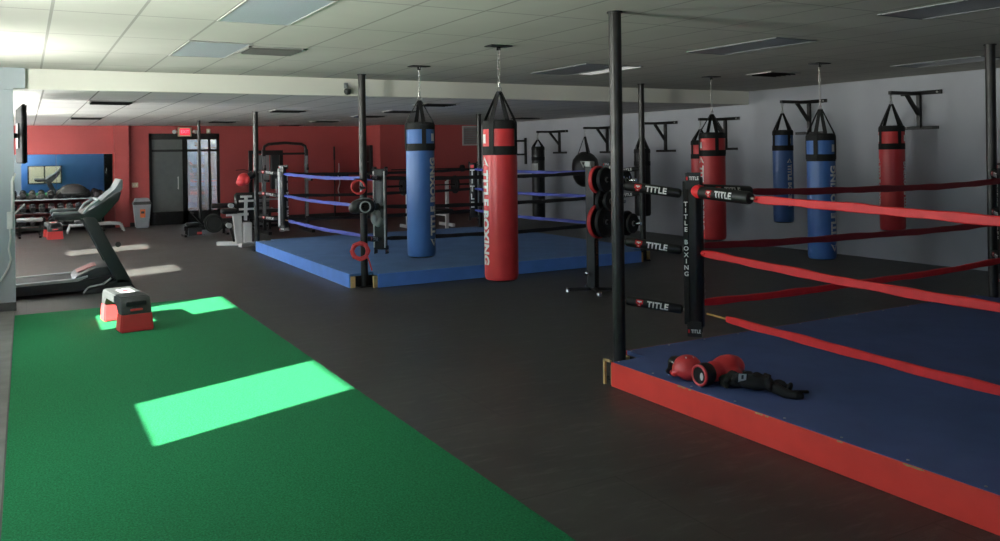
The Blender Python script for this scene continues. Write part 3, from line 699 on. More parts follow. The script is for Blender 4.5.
#SECTION2
# ------------------------------------------------------------------ ceiling fittings
def ceil_light(x0, x1, y0, y1, z, dm, label, glow=False):
    t = thing('ceiling_light', label, 'ceiling light', ((x0 + x1) / 2, (y0 + y1) / 2, z), 0, 'recessed ceiling light panels')
    hx, hy = (x1 - x0) / 2, (y1 - y0) / 2; w = .015
    b = B(); b.box(-hx, hx, -hy, -hy + w, -.010, -.001); b.box(-hx, hx, hy - w, hy, -.010, -.001); b.box(-hx, -hx + w, -hy + w, hy - w, -.010, -.001); b.box(hx - w, hx, -hy + w, hy - w, -.010, -.001)
    b.obj('frame', VENTM if dm in (DIFFUSER, GLINT) else GREYM, t, False)
    b = B(); b.box(-hx + w, hx - w, -hy + w, hy - w, -.006, -.001); b.obj('diffuser', dm, t, False)
GLINT = mat('glint_diffuser', (220, 220, 216), .3, emit=(240, 240, 235), estr=.35)  # weak emission stands in for a streak reflected in an unlit panel
ceil_light(1.326, 1.897, 5.58, 6.84, ZC, DIFFUSER, 'pale ceiling light panel at the top of the picture, nearest the camera')
ceil_light(1.326, 1.897, 8.10, 9.36, ZC, DIFFUSER, 'pale ceiling light panel beside the slatted vent over the turf')
ceil_light(6.28, 6.85, 5.72, 6.98, ZC, DIFFD, 'dark ceiling light panel right of the worn ring post')
ceil_light(5.98, 6.55, 3.15, 4.40, ZC, DIFFD, 'dark ceiling light panel at the top right corner of the picture')
ceil_light(5.95, 6.58, 8.40, 9.66, ZC, DIFFD, 'dark ceiling light panel left of the bright strip behind the worn post')
ceil_light(6.60, 6.86, 8.42, 9.56, ZC, GLINT, 'bright ceiling light strip with painted reflection glow behind the worn ring post')
ceil_light(9.9, 10.47, 5.9, 7.1, ZC, DIFFD, 'dark ceiling light panel close to the white wall, far right')
def ceil_vent(x, y, z, lx, ly, label, dark=True):
    t = thing('ceiling_vent', label, 'air vent', (x, y, z), 0, 'ceiling air vents')
    b = B(); w = .03
    b.box(-lx / 2, lx / 2, -ly / 2, -ly / 2 + w, -.014, -.001); b.box(-lx / 2, lx / 2, ly / 2 - w, ly / 2, -.014, -.001); b.box(-lx / 2, -lx / 2 + w, -ly / 2, ly / 2, -.014, -.001); b.box(lx / 2 - w, lx / 2, -ly / 2, ly / 2, -.014, -.001)
    b.obj('frame', VENTM, t, False)
    b = B(); b.box(-lx / 2 + w, lx / 2 - w, -ly / 2 + w, ly / 2 - w, -.004, -.001); b.obj('dark_opening', DARKHOLE, t, False)
    b = B(); n = 5
    for k in range(n):
        yy = -ly / 2 + w + (ly - 2 * w) * (k + .5) / n
        b.box(-lx / 2 + w, lx / 2 - w, yy - .026, yy + .026, -.016, -.013, 0, Euler((.7, 0, 0)).to_matrix())
    b.obj('louvres', VENTM if not dark else BLACKM, t, False)
ceil_vent(2.185, 8.55, ZC, .571, .55, 'pale slatted ceiling vent right of the second light panel', False)
for k, (x, y, lab) in enumerate(((1.12, 13.6, 'dark ceiling vent nearest the wing wall in the back room'), (1.1, 18.9, 'dark ceiling vent over the dumbbell rack side of the back room'), (4.05, 20.4, 'dark ceiling vent close above the glass door corner'), (4.2, 15.3, 'dark ceiling vent right of the far left ring post'), (6.4, 17.0, 'dark ceiling vent seen right of the cord-hung ring post'), (6.3, 19.7, 'dark ceiling vent above the squat rack'), (6.3, 15.0, 'dark ceiling vent left of the front blue bag straps'), (6.0, 12.8, 'dark ceiling vent right of the front blue bag straps'), (10.4, 17.2, 'dark ceiling vent near the white wall in the back room'), (6.2, 22.3, 'dark ceiling vent close to the red back wall'))):
    ceil_vent(x, y, ZB, .6, .6, lab)
ceil_vent(9.25, 8.5, ZC, .55, .5, 'dark ceiling vent beside the far right blue bag chain')
# camera on the header
t = thing('security_camera', 'small black dome camera on the pale header beam', 'camera', (3.93, YH, 2.70))
b = B(); b.box(-.03, .03, -.02, 0, -.02, .06, .004); b.bar((0, -.02, .02), (0, -.07, -.03), .022, .022); b.obj('wall_mount', GREYM, t, False)
b = B(); b.lathe([(0, -.055), (.035, -.045), (.05, -.015), (.052, .01), (.04, .03), (0, .035)], 18, Matrix.Translation((0, -.075, -.06))); b.obj('dome', BLACKP, t)

# ------------------------------------------------------------------ wing wall fittings, television
t = thing('wall_outlet', 'white outlet box on the edge of the grey wing wall', 'outlet', (-.155, YH - .02, 1.05))
b = B(); b.box(-.03, .03, -.03, -.001, -.10, .10, .006); ob = b.obj('box', WHITEM, t)
b = B(); b.box(-.018, .018, -.034, -.03, .01, .07, .003); b.box(-.018, .018, -.034, -.03, -.07, -.01, .003); b.obj('sockets', WHITEP, ob, False)
b = B(); b.sweep([(-.13, YH - .04, 1.15), (-.128, YH - .035, 1.3), (-.128, YH - .035, 1.5), (-.11, YH - .032, 1.55), (-.10, YH + .1, 1.58)], .014, 8); tag(b.obj('cable_conduit', WHITEM), 'pale conduit running up the wing wall edge towards the television', 'conduit')
b = B(); b.sweep([(-.155, YH - .045, .95), (-.15, YH - .05, .85), (-.17, YH - .045, .72), (-.15, YH - .045, .6), (-.18, YH - .045, .5), (-.22, YH - .045, .42), (-.26, YH - .045, .36), (-.32, YH - .045, .33)], .011, 8); tag(b.obj('power_cord', WHITEM), 'thin white cord dangling from the outlet on the wing wall', 'cord')
t = thing('television', 'flat black television seen edge-on behind the wing wall', 'television', (0.03, 12.0, 1.70), .06)
b = B(); b.box(-.055, -.005, 0, 1.25, 0, .74, .015); b.obj('back_case', LINER, t)
b = B(); b.box(-.006, .006, .012, 1.238, .012, .728, .002); b.obj('screen', SCREEN, t, False)
b = B(); b.box(-.32, -.22, -.42, -.40, .2, .52, .003); b.bar((-.27, -.4, .36), (-.2, .3, .36), .05, .06); b.bar((-.2, .3, .36), (-.055, .6, .36), .05, .06); b.box(-.075, -.05, .4, .8, .2, .52); b.obj('mount_arm', BLACKM, t, False)

# ------------------------------------------------------------------ treadmill (long axis along x, runner faces +x)
TGREY = mat('treadmill_grey', (42, 44, 44), .45, noise=.08)
t = thing('treadmill', 'dark grey treadmill with tilted console standing beyond the wing wall', 'treadmill', (0, 12.15, 0))
W = .85
XZ = lambda w0, w1: (lambda p: None)
def side_prism(b, poly, y0, y1, bev=.008):
    Mx = Matrix(((1, 0, 0, 0), (0, 0, 1, 0), (0, 1, 0, 0), (0, 0, 0, 1)))   # (x, z, y) -> (x, y, z)
    b.prism(poly, y0, y1, Mx, bev)
b = B(); side_prism(b, [(-.75, .04), (.62, .04), (.74, .13), (.95, .14), (1.0, .19), (.98, .22), (.60, .17), (-.75, .14)], 0, W); b.obj('deck_base', BLACKP, t)
for yy in (0.0, W - .09):
    b = B(); side_prism(b, [(-.75, .142), (.58, .168), (.70, .215), (.70, .235), (.55, .20), (-.75, .172)], yy, yy + .09, .004); b.obj('side_rail', LGREY, t)
b = B(); b.box(-.75, .55, .10, W - .10, .145, .176, .003, Euler((0, -.02, 0)).to_matrix()); b.obj('belt', BLACKR, t)
b = B(); side_prism(b, [(.50, .165), (.58, .24), (.80, .33), (.98, .335), (1.04, .22), (1.0, .16)], .06, W - .06, .02); b.obj('motor_hood', TGREY, t)
b = B(); side_prism(b, [(.58, .335 - .075), (.78, .335), (.82, .335), (.62, .335 - .08)], W * .3, W * .7, .001)
b.obj('hood_label', mat('faded_red', (150, 92, 90), .5, noise=.15, nscale=20), t, False, 'faded red marking')
for yy in (-.03, W - .05):
    b = B(); side_prism(b, [(1.28, .0), (.62, .0), (.68, .06), (.80, .075), (.92, .10), (1.04, .17), (1.18, .16)], yy, yy + .08, .012); b.obj('foot', BLACKP, t)
    b = B(); b.sweep([(.64, yy - .002, .02), (.70, yy - .004, .09), (.88, yy - .004, .115), (.97, yy - .004, .185)], .012, 8); b.obj('grey_trim', LGREY, t, True, 'pale trim line')
    b = B(); side_prism(b, [(1.02, .15), (1.22, .06), (1.25, .0), (1.12, .0)], yy + .01, yy + .07, .006)
    side_prism(b, [(1.04, .10), (1.23, .10), (.80, .98), (.62, 1.02)], yy, yy + .08, .015); b.obj('upright', TGREY, t)
    b = B(); side_prism(b, [(.30, .99), (.30, 1.045), (.36, 1.065), (.62, 1.055), (.70, 1.0), (.62, .965), (.42, .955)], yy - .005, yy + .085, .018); b.obj('hand_rail', TGREY, t)
    b = B(); side_prism(b, [(.29, 1.03), (.31, 1.075), (.60, 1.07), (.62, 1.05), (.5, 1.045), (.34, 1.04)], yy - .008, yy + .088, .008); b.obj('grip_pad', GREYM, t)
b = B(); side_prism(b, [(.60, .96), (.62, 1.03), (.74, 1.09), (.90, 1.19), (1.05, 1.31), (1.11, 1.31), (1.08, 1.20), (.96, 1.06), (.85, .94), (.76, .91)], -.02, W + .02, .02); b.obj('console', TGREY, t)
b = B(); side_prism(b, [(.78, 1.13), (.92, 1.24), (1.05, 1.34), (1.10, 1.47), (1.135, 1.47), (1.13, 1.34), (1.06, 1.27), (.9, 1.14)], .06, W - .06, .012); b.obj('console_display', GREYM, t)
b = B(); b.sweep([(.66, .0, 1.04), (.72, -.02, 1.13), (.84, -.02, 1.2), (.84, W + .02, 1.2), (.72, W + .02, 1.13), (.66, W, 1.04)], .018, 10); b.obj('front_grip', LGREY, t)
b = B(); b.cyl((1.06, -.035, .62), (1.06, .02, .62), .035, seg=14); b.obj('height_knob', BLACKP, t)

# ------------------------------------------------------------------ step platforms
def step_box(loc, rotz, label):
    t = thing('step_platform', label, 'exercise step', loc, rotz, 'red and grey exercise steps')
    Wd, Ln, H = .32, .93, .335
    b = B()
    Mx = Matrix(((0, 0, 1, 0), (1, 0, 0, 0), (0, 1, 0, 0), (0, 0, 0, 1)))   # poly (along y, z), extruded along x
    poly = [(0, .17), (.035, H - .05), (.075, H), (Ln - .075, H), (Ln - .035, H - .05), (Ln, .17), (Ln - .17, .17), (Ln - .20, H - .09), (Ln - .25, H - .06), (.25, H - .06), (.20, H - .09), (.17, .17)]
    b.prism(poly, -Wd / 2 + .015, Wd / 2 - .015, Mx, .016); b.obj('grey_deck', mat('step_grey', (60, 62, 61), .55, noise=.12, nscale=60), t)
    b = B(); b.box(-Wd / 2 + .03, Wd / 2 - .03, .09, Ln - .09, H - .003, H + .006, .003); b.obj('top_tread', mat('step_tread', (50, 52, 51), .7, noise=.35, nscale=120), t, False)
    b = B(); b.box(-.055, .075, .40, .66, H + .006, H + .0085); tl = b.obj('top_label', WHITEP, t, False, 'white label with red print')
    b = B(); b.box(-.02, .04, .46, .60, H + .0085, H + .010); b.obj('label_print', REDP, tl, False)
    for y0, s in ((0, 1), (Ln, -1)):
        b = B(); y1 = y0 + s * .19
        t2 = bmesh.new(); hw = Wd / 2
        lo = [(-hw, y0 - s * .015), (hw, y0 - s * .015), (hw, y1 + s * .01), (-hw, y1 + s * .01)]
        up = [(-hw + .014, y0), (hw - .014, y0), (hw - .014, y1 - s * .015), (-hw + .014, y1 - s * .015)]
        A = [t2.verts.new((x, y, 0)) for x, y in lo]; Q = [t2.verts.new((x, y, .185)) for x, y in up]
        t2.faces.new(A); t2.faces.new(Q)
        for i in range(4): t2.faces.new((A[i], A[(i + 1) % 4], Q[(i + 1) % 4], Q[i]))
        bmesh.ops.recalc_face_normals(t2, faces=t2.faces[:]); bmesh.ops.bevel(t2, geom=t2.edges[:], offset=.012, segments=2, affect='EDGES')
        b.merge(t2); b.obj('red_leg', REDPL, t, True, 'red end leg')
        sl = .024 if s > 0 else -.024
        b = B(); b.box(-.10, .10, y0 + sl - .016, y0 + sl + .004, .255, .305, .008); b.obj('handle_slot', BLACKP, t, True, 'dark handle slot')
        b = B(); b.box(-.06, .06, y0 + sl * .62 - .012, y0 + sl * .62 + .002, .205, .228, .006); b.obj('end_badge', REDPL, t)
    return t
st = step_box((.965, 9.17, .012), math.radians(7), 'red and grey step platform standing on the turf in the sun')
st2 = dup(st, (.57, 20.8, 0), math.radians(4), 'red and grey step platform on the black floor behind the treadmill handrail')

# ------------------------------------------------------------------ mirror, dumbbell rack
t = thing('wall_mirror', 'wide wall mirror on the red back wall above the dumbbells', 'mirror', (XL + .9, YB, .84))
for x0, x1 in ((.0, 1.075), (1.08, 2.34)):
    b = B(); b.box(x0, x1, -.022, -.002, 0, 1.03, .002); b.obj('mirror_pane', MIRROR, t, False)
RX0, RX1, RY = -.75, 1.65, 22.55
t = thing('dumbbell_rack', 'black three-tier dumbbell rack with pale shelf edges under the mirror', 'dumbbell rack', (RX0, RY, 0))
LX = RX1 - RX0
TZ = ((.26, .10), (.56, .26), (.86, .42))
for z, yy in TZ:
    b = B(); b.box(0, LX, yy - .17, yy + .17, z - .05, z - .03, .002, Euler((.22, 0, 0)).to_matrix()); b.obj('shelf', BLACKM, t, False)
    b = B(); b.box(0, LX, yy - .18, yy - .165, z - .085, z - .055, .002); b.obj('shelf_edge', LGREY if z > .7 else DGREY, t, False, 'pale shelf edge' if z > .7 else None)
for x in (0, LX):
    b = B(); b.bar((x, -.08, 0), (x, .62, .95), .06, .06); b.bar((x, -.10, .02), (x, .62, .02), .06, .04); b.bar((x, .60, .02), (x, .60, .86), .05, .05); b.obj('end_frame', BLACKM, t, False)
b = B(); b.bar((.45, -.10, .42), (.75, -.02, .72), .03, .03); b.obj('brace', LGREY, t, False)
b = B(); b.box(.05, LX - .03, .61, .80, .835, .858, .003); b.obj('top_ledge', BLACKM, t, False)
db0 = None
tier = ('lowest', 'middle', 'top')
for ti, (z, yy) in enumerate(TZ):
    n = 12
    for k in range(n):
        x = RX0 + .12 + (LX - .24) * k / (n - 1); rr_ = .05 + .018 * (k / n)
        lab = 'black dumbbell on the %s tier of the rack under the mirror' % tier[ti]; gr = 'dumbbells on the %s tier' % tier[ti]
        if db0 is None:
            db0 = thing('dumbbell', lab, 'dumbbell', (0, 0, 0), 0, gr)
            b = B(); b.cyl((0, -.09, 0), (0, .09, 0), .014, seg=10); b.obj('handle', CHROME, db0)
            for s in (-1, 1):
                b = B(); b.sweep([(0, s * .06, 0), (0, s * .07, 0), (0, s * .155, 0), (0, s * .165, 0)], [.06, .074, .074, .06], 8); b.obj('weight_head', BLACKR, db0)
            o = db0
        else: o = dup(db0, (0, 0, 0), 0, lab, gr)
        o.location = (x, RY + yy, z + .045); o.rotation_euler = (.22, 0, 0)
t = thing('balance_trainer', 'black half-dome balance trainer on top of the dumbbell rack before the mirror', 'balance trainer', (1.05, 23.0, .905))
b = B(); b.box(-.25, .25, -.20, .2, -.05, .0, .01); b.lathe([(0, .0), (.33, 0), (.345, .015), (.33, .03), (.30, .09), (.23, .165), (.13, .21), (0, .225)], 36); b.obj('dome', BLACKR, t)
b = B(); b.torus((0, 0, .02), .34, .016, 'Z', 40, 8); b.obj('rim', DGREY, t)
# low white tubular bench frame beside the rack
t = thing('floor_stand', 'low pale tubular stand on the floor right of the dumbbell rack', 'stand', (1.2, 21.75, 0))
b = B(); b.sweep([(-.35, 0, .03), (-.3, 0, .20), (.1, 0, .22), (.55, 0, .22), (.78, 0, .20), (.84, 0, .03)], .03, 10); b.obj('rail', LGREY, t)
b = B(); b.sweep([(-.35, .4, .03), (-.3, .4, .20), (.55, .4, .22), (.78, .4, .20), (.84, .4, .03)], .03, 10); b.bar((.1, 0, .22), (.1, .4, .22), .05, .05); b.bar((.55, 0, .22), (.55, .4, .22), .05, .05); b.obj('rear_rail', LGREY, t)
b = B(); b.box(-.2, .3, .05, .35, .25, .33, .02); b.obj('pad', BLACKV, t)
t = thing('flat_bench', 'low grey padded bench at the left picture edge before the rack', 'bench', (.15, 21.6, 0))
b = B(); b.box(-.32, .2, -.14, .14, .36, .44, .025); b.obj('seat_pad', LGREY, t)
b = B(); b.bar((-.26, 0, .03), (-.26, 0, .36), .05, .05); b.bar((.14, 0, .03), (.14, 0, .36), .05, .05); b.bar((-.26, 0, .2), (.14, 0, .2), .05, .05); b.bar((-.26, -.18, .025), (-.26, .18, .025), .05, .05); b.bar((.14, -.18, .025), (.14, .18, .025), .05, .05); b.obj('frame', BLACKM, t, False)

# ------------------------------------------------------------------ things on and by the red back wall
t = thing('waste_bin', 'grey swing-top waste bin with an orange sticker by the glass door', 'bin', (2.56, 22.9, 0))
b = B(); t2 = bmesh.new(); A = [t2.verts.new(p) for p in ((-.15, -.13, 0), (.15, -.13, 0), (.15, .13, 0), (-.15, .13, 0))]; Q = [t2.verts.new(p) for p in ((-.2, -.18, .6), (.2, -.18, .6), (.2, .18, .6), (-.2, .18, .6))]
t2.faces.new(A); t2.faces.new(Q)
for i in range(4): t2.faces.new((A[i], A[(i + 1) % 4], Q[(i + 1) % 4], Q[i]))
bmesh.ops.recalc_face_normals(t2, faces=t2.faces[:]); bmesh.ops.bevel(t2, geom=t2.edges[:], offset=.02, segments=2, affect='EDGES'); b.merge(t2); b.obj('bin_body', BINM, t)
b = B(); b.box(-.215, .215, -.195, .195, .585, .63, .012); b.box(-.2, .2, -.18, .18, .63, .66, .01); b.obj('rim', DGREY, t)
b = B(); b.prism([(-.185, .65), (.185, .65), (.15, .74), (-.15, .74)], -.16, .16, Matrix(((1, 0, 0, 0), (0, 0, 1, 0), (0, 1, 0, 0), (0, 0, 0, 1))), .015); b.obj('swing_lid', BINM, t)
b = B(); fn = lambda x, y: (x, -.13 - .05 * (y / .6) - .004, y)
quad_mesh(b, [(-.06, .26), (.06, .26), (.06, .47), (-.06, .47)], fn); sk = b.obj('sticker', ORANGE, t, False, 'orange sticker')
b = B(); fn = lambda x, y: (x, -.13 - .05 * (y / .6) - .006, y); quad_mesh(b, [(-.04, .36), (.04, .36), (.04, .42), (-.04, .42)], fn); b.obj('sticker_print', DGREY, sk, False)

t = thing('exit_sign', 'glowing red EXIT sign with two lamp heads above the glass door', 'exit sign', (3.68, YB, 2.30))
b = B(); b.box(-.17, .17, -.07, -.001, 0, .24, .012); b.obj('housing', BEIGE, t)
b = B(); b.box(-.125, .125, -.073, -.07, .035, .205, .002); b.obj('red_face', mat('exit_red_glow', (225, 40, 62), .4, emit=(255, 40, 70), estr=.85), t, False, 'glowing red face')
b = B(); letter_mesh(b, 'EXIT', .115, plane_fn((0, -.0745, .12), (1, 0, 0), (0, 0, 1)), .03, stretch=.85); b.obj('lettering', mat('exit_letters', (255, 120, 140), .4, emit=(255, 120, 140), estr=.9), t, False, 'lighter letters reading EXIT')
for s in (-1, 1):
    b = B(); b.cyl((s * .17, -.035, .12), (s * .215, -.04, .12), .012, seg=8); b.lathe([(0, -.05), (.035, -.045), (.05, .03), (.05, .04), (0, .045)], 16, Matrix.Translation((s * .255, -.06, .13)) @ Euler((PI / 2 + .3, 0, s * .5)).to_matrix().to_4x4()); b.obj('lamp_head', LGREY, t)
t = thing('strobe_alarm', 'small pale alarm unit on the red wall right of the exit sign', 'alarm', (4.28, YB, 2.44))
b = B(); b.box(-.05, .05, -.05, -.001, -.06, .06, .01); b.obj('housing', BEIGE, t)
b = B(); b.lathe([(0, 0), (.03, 0), (.028, .03), (0, .04)], 14, Matrix.Translation((0, -.05, 0)) @ Euler((PI / 2, 0, 0)).to_matrix().to_4x4()); b.obj('lens', WHITEP, t)
t = thing('switch_plate', 'beige light switch plate on the red wall above the waste bin', 'light switch', (2.46, YB, 1.06))
b = B(); b.box(-.075, .075, -.012, -.001, -.06, .06, .005); b.obj('plate', BEIGE, t)
b = B(); b.box(-.04, -.02, -.022, -.012, -.02, .02, .002); b.box(.02, .04, -.022, -.012, -.02, .02, .002); b.obj('toggles', WHITEP, t, False)
t = thing('louvred_vent', 'large grey louvred vent high on the red box-out wall', 'air vent', (11.42, 22.0, 1.98))
b = B(); b.box(-.27, .27, -.03, -.001, 0, .04); b.box(-.27, .27, -.03, -.001, .53, .57); b.box(-.27, -.23, -.03, -.001, .04, .53); b.box(.23, .27, -.03, -.001, .04, .53); b.obj('frame', LGREY, t, False)
b = B()
for k in range(9): b.box(-.23, .23, -.03, -.006, .055 + k * .053, .095 + k * .053, 0, Euler((.5, 0, 0)).to_matrix())
b.obj('louvres', GREYM, t, False)
t = thing('electrical_panel', 'black panel box on the lit side of the red box-out wall', 'panel', (8.6, 22.85, 1.1))
b = B(); b.box(-.09, -.001, -.28, .28, 0, .92, .01); b.obj('box', BLACKP, t)
b = B(); b.box(-.098, -.09, -.24, .24, .05, .87, .004); pd = b.obj('door', BLACKM, t)
b = B(); b.cyl((-.098, -.17, .45), (-.115, -.17, .45), .018, seg=12); b.obj('latch', STEEL, pd)
b = B(); b.box(-.03, -.001, -.22, .22, -.03, 0, .003); b.obj('mounting_lip', BLACKM, t)

# slim post with a low black machine at its foot
b = B(); b.cyl((0, 0, 0), (0, 0, ZB - .001), .035, seg=16); b.box(-.09, .09, -.09, .09, 0, .012); tag(b.obj('slim_post', BLACKM), 'thin black floor to ceiling post in front of the glass door', 'post').location = (3.43, 19.85, 0)
t = thing('rowing_machine', 'low black exercise machine with a round flywheel at the foot of the thin post', 'exercise machine', (3.4, 19.55, 0))
b = B(); b.bar((-.35, -.15, .03), (-.35, .3, .03), .06, .05); b.bar((.55, -.1, .03), (.55, .35, .03), .06, .05); b.bar((-.35, .1, .18), (.6, .1, .18), .09, .09); b.bar((-.3, .1, .03), (-.3, .1, .18), .06, .06); b.bar((.5, .1, .03), (.5, .1, .18), .06, .06); b.obj('frame', BLACKM, t, False)
b = B(); b.cyl((.28, .02, .26), (.28, .18, .26), .21, seg=32); b.obj('flywheel', BLACKP, t)
b = B(); b.torus((.28, .015, .26), .16, .010, 'Y', 28, 6); b.obj('flywheel_ring', BLACKM, t)
b = B(); b.box(-.32, -.02, -.05, .25, .23, .30, .03); b.obj('seat', BLACKV, t)
b = B(); b.bar((.1, .1, .2), (-.18, .02, .52), .05, .05); b.bar((-.18, -.2, .52), (-.18, .25, .52), .03, .03); b.obj('handle', BLACKM, t)
b = B(); b.box(-.30, -.02, -.17, -.14, .03, .20, .01); b.obj('front_cover', BLACKP, t)
b = B(); b.box(-.12, -.02, -.173, -.17, .06, .11); b.obj('badge', REDPL, t, False, 'small red and white badge')

# white framed bench with black pads by the far left ring post
t = thing('weight_bench', 'white framed weight bench with black pads beside the far left ring post', 'weight bench', (3.62, 16.9, 0))
b = B(); b.bar((-.32, .35, .04), (.12, .08, .04), .09, .07); b.bar((-.02, -.28, .04), (.52, .02, .04), .09, .07); b.obj('base_foot', WHITEM, t, False)
b = B(); b.prism([(-.06, .05), (.06, .05), (.05, .62), (-.12, .62)], -.05, .05, Matrix(((1, 0, 0, .02), (0, 0, 1, 0), (0, 1, 0, 0), (0, 0, 0, 1))), .01); b.obj('column', WHITEM, t, False)
b = B(); b.box(.10, .26, -.08, .06, .06, .46, .015); b.obj('lower_post', WHITEM, t)
b = B(); b.bar((.14, -.04, .5), (.16, -.04, .98), .055, .055); b.bar((.02, -.05, .88), (.30, -.05, .88), .03, .04); b.bar((.02, -.05, .72), (.30, -.05, .72), .03, .04); b.bar((.05, -.05, .965), (.27, -.05, .965), .03, .04); b.obj('adjuster_ladder', WHITEM, t, False)
b = B(); b.bar((-.22, -.03, .62), (.20, -.03, .62), .05, .05); b.obj('cross_bar', WHITEM, t, False)
b = B(); b.box(-.04, .38, .02, .12, .52, 1.04, .04, Euler((-.12, 0, 0)).to_matrix()); b.obj('backrest', BLACKV, t)
b = B(); b.box(-.30, .0, -.1, .18, .64, .74, .03); b.obj('seat', BLACKV, t)
b = B(); b.cyl((-.48, .05, .80), (-.05, .05, .80), .05, seg=16); b.obj('leg_roller', BLACKV, t)
b = B(); b.cyl((-.18, -.14, .42), (-.18, .02, .42), .05, seg=16); b.cyl((-.14, -.14, .80), (-.14, .0, .80), .045, seg=16); b.obj('pin_knob', LGREY, t)
b = B(); b.bar((-.05, .1, .1), (-.05, .62, .42), .05, .05); b.obj('rear_strut', BLACKM, t, False)

# squat rack with arched top
t = thing('squat_rack', 'black squat rack with an arched top bar behind the blue ring', 'squat rack', (5.22, 19.3, 0))
b = B()
for s in (-1, 1): b.bar((s * .49, 0, 0), (s * .49, 0, 1.90), .075, .075, (0, 1, 0), .006)
b.obj('upright', BLACKM, t, False)
b = B(); b.sweep([(-.49, 0, 1.88), (-.47, 0, 1.97), (-.38, 0, 2.02), (0, 0, 2.05), (.38, 0, 2.02), (.47, 0, 1.97), (.49, 0, 1.88)], .034, 10); b.obj('arch_bar', BLACKM, t)
for s in (-1, 1):
    b = B(); b.bar((s * .49, -.5, .035), (s * .49, .55, .035), .075, .07); b.obj('foot', BLACKM, t, False)
    b = B(); b.bar((s * .49, 0, 1.2), (s * .49, -.42, 1.2), .04, .05); b.bar((s * .49, -.02, 1.45), (s * .49, -.12, 1.45), .05, .06); b.bar((s * .49, -.11, 1.45), (s * .49, -.11, 1.55), .05, .02); b.obj('bar_hook', BLACKM, t, False)
    b = B(); b.box(s * .49 - .03, s * .49 + .03, -.045, -.038, .35, 1.75); b.obj('hole_strip', GREYM, t, False)
b = B(); b.bar((-.49, .3, .25), (.49, .3, .25), .06, .06); b.bar((-.49, 0, 1.8), (.49, 0, 1.8), .05, .05); b.obj('cross_bar', BLACKM, t, False)
# cable machine beside it
t = thing('cable_machine', 'tall black cable machine with a grey shroud and weight stack left of the squat rack', 'cable machine', (5.05, 20.6, 0))
b = B()
for x in (-.32, .42): b.bar((x, 0, 0), (x, 0, 1.85), .08, .08, (0, 1, 0), .006)
b.bar((-.36, 0, 1.85), (.46, 0, 1.85), .08, .08); b.bar((-.36, -.4, .04), (-.36, .5, .04), .08, .07); b.bar((.46, -.4, .04), (.46, .5, .04), .08, .07); b.bar((-.32, .4, .04), (.42, .4, .04), .08, .07); b.obj('frame', BLACKM, t, False)
b = B(); b.box(-.26, .12, -.06, -.04, 1.12, 1.78, .006); b.obj('shroud', GREYM, t, False)
b = B(); b.box(.16, .36, -.09, .05, .95, 1.80, .02); b.obj('pulley_column', BLACKP, t)
for k in range(11):
    b = B(); b.box(-.20, .10, -.10, .10, .10 + k * .062, .155 + k * .062, .006); b.obj('weight_plate', DGREY if k % 3 else GREYM, t, False)
b = B(); b.cyl((-.05, 0, .78), (-.05, 0, 1.8), .008, seg=6); b.cyl((.26, -.12, .72), (.26, -.12, 1.2), .008, seg=6); b.bar((.02, -.14, .72), (.45, -.14, .70), .04, .04); b.obj('cable_and_bar', STEEL, t)
b = B(); b.sweep([(.1, -.2, .50), (.25, -.26, .42), (.4, -.2, .35)], .03, 8); b.obj('hand_grip', LGREY, t)
b = B(); b.box(-.3, .25, -.62, -.34, .42, .50, .03); b.bar((0, -.48, .03), (0, -.48, .42), .06, .06); b.bar((0, -.48, .04), (0, 0, .04), .06, .06); b.obj('seat', BLACKV, t)

# bars stood against / hung on the red wall
b = B(); pts = []
for k in range(21): pts.append((.028 * math.sin(k * PI / 20 * 5) * (1 if 3 < k < 17 else .2), 0, k * .055))
b.sweep(pts, .017, 8); t = thing('curl_bar', 'silver wavy curl bar upright against the red back wall', 'curl bar', (7.85, 23.33, .42)); b.obj('bar', STEEL, t); b = B(); b.torus((0, .02, .77), .026, .006, 'Z', 16, 6); b.obj('hanging_hook', BLACKM, t)
b = B(); b.cyl((0, 0, 0), (0, 0, 2.0), .014, seg=8); b.cyl((0, 0, 1.62), (0, 0, 2.0), .024, seg=10); b.cyl((0, 0, 0), (0, 0, .4), .024, seg=10); o = tag(b.obj('barbell_bar', BLACKM), 'bare black barbell standing upright against the red back wall', 'barbell'); o.location = (7.72, 23.33, 0)
b = B(); b.box(-.35, .35, -.05, -.001, -.05, .05, .005); b.cyl((-.25, -.05, 0), (-.25, -.1, .02), .015, seg=8); b.cyl((.12, -.05, 0), (.12, -.1, .02), .015, seg=8); b.cyl((-.13, -.05, 0), (-.13, -.1, .02), .015, seg=8); o = tag(b.obj('bar_holder', BLACKM, smooth=False), 'small black wall rail holding the upright bars', 'bar holder'); o.location = (7.8, 23.4, 1.15)

# bench press with loaded bar behind the blue ring
t = thing('bench_press', 'white bench press frame standing behind the blue ring', 'bench press', (8.42, 18.5, 0))
for s in (-1, 1):
    b = B(); b.bar((s * .52, 0, 0), (s * .52, 0, 1.08), .075, .075, (0, 1, 0), .006); b.bar((s * .52, -.03, 1.08), (s * .52, -.11, 1.14), .05, .02); b.obj('upright', WHITEM, t, False)
    b = B(); b.bar((s * .52, -.35, .035), (s * .52, .4, .035), .075, .07); b.obj('foot', WHITEM, t, False)
b = B(); b.bar((-.52, 0, .32), (.52, 0, .32), .07, .07); b.obj('cross_bar', WHITEM, t, False)
b = B(); b.box(-.14, .14, -1.15, .0, .40, .48, .025); b.obj('bench_pad', BLACKV, t)
b = B(); b.bar((0, -1.05, .35), (0, 0, .35), .06, .06); b.bar((0, -1.05, 0), (0, -1.05, .35), .06, .06, (0, 1, 0)); b.obj('bench_rail', WHITEM, t, False)
t = thing('loaded_barbell', 'black barbell with one plate each end resting on the white bench press', 'barbell', (8.42, 18.37, 1.0), 0)
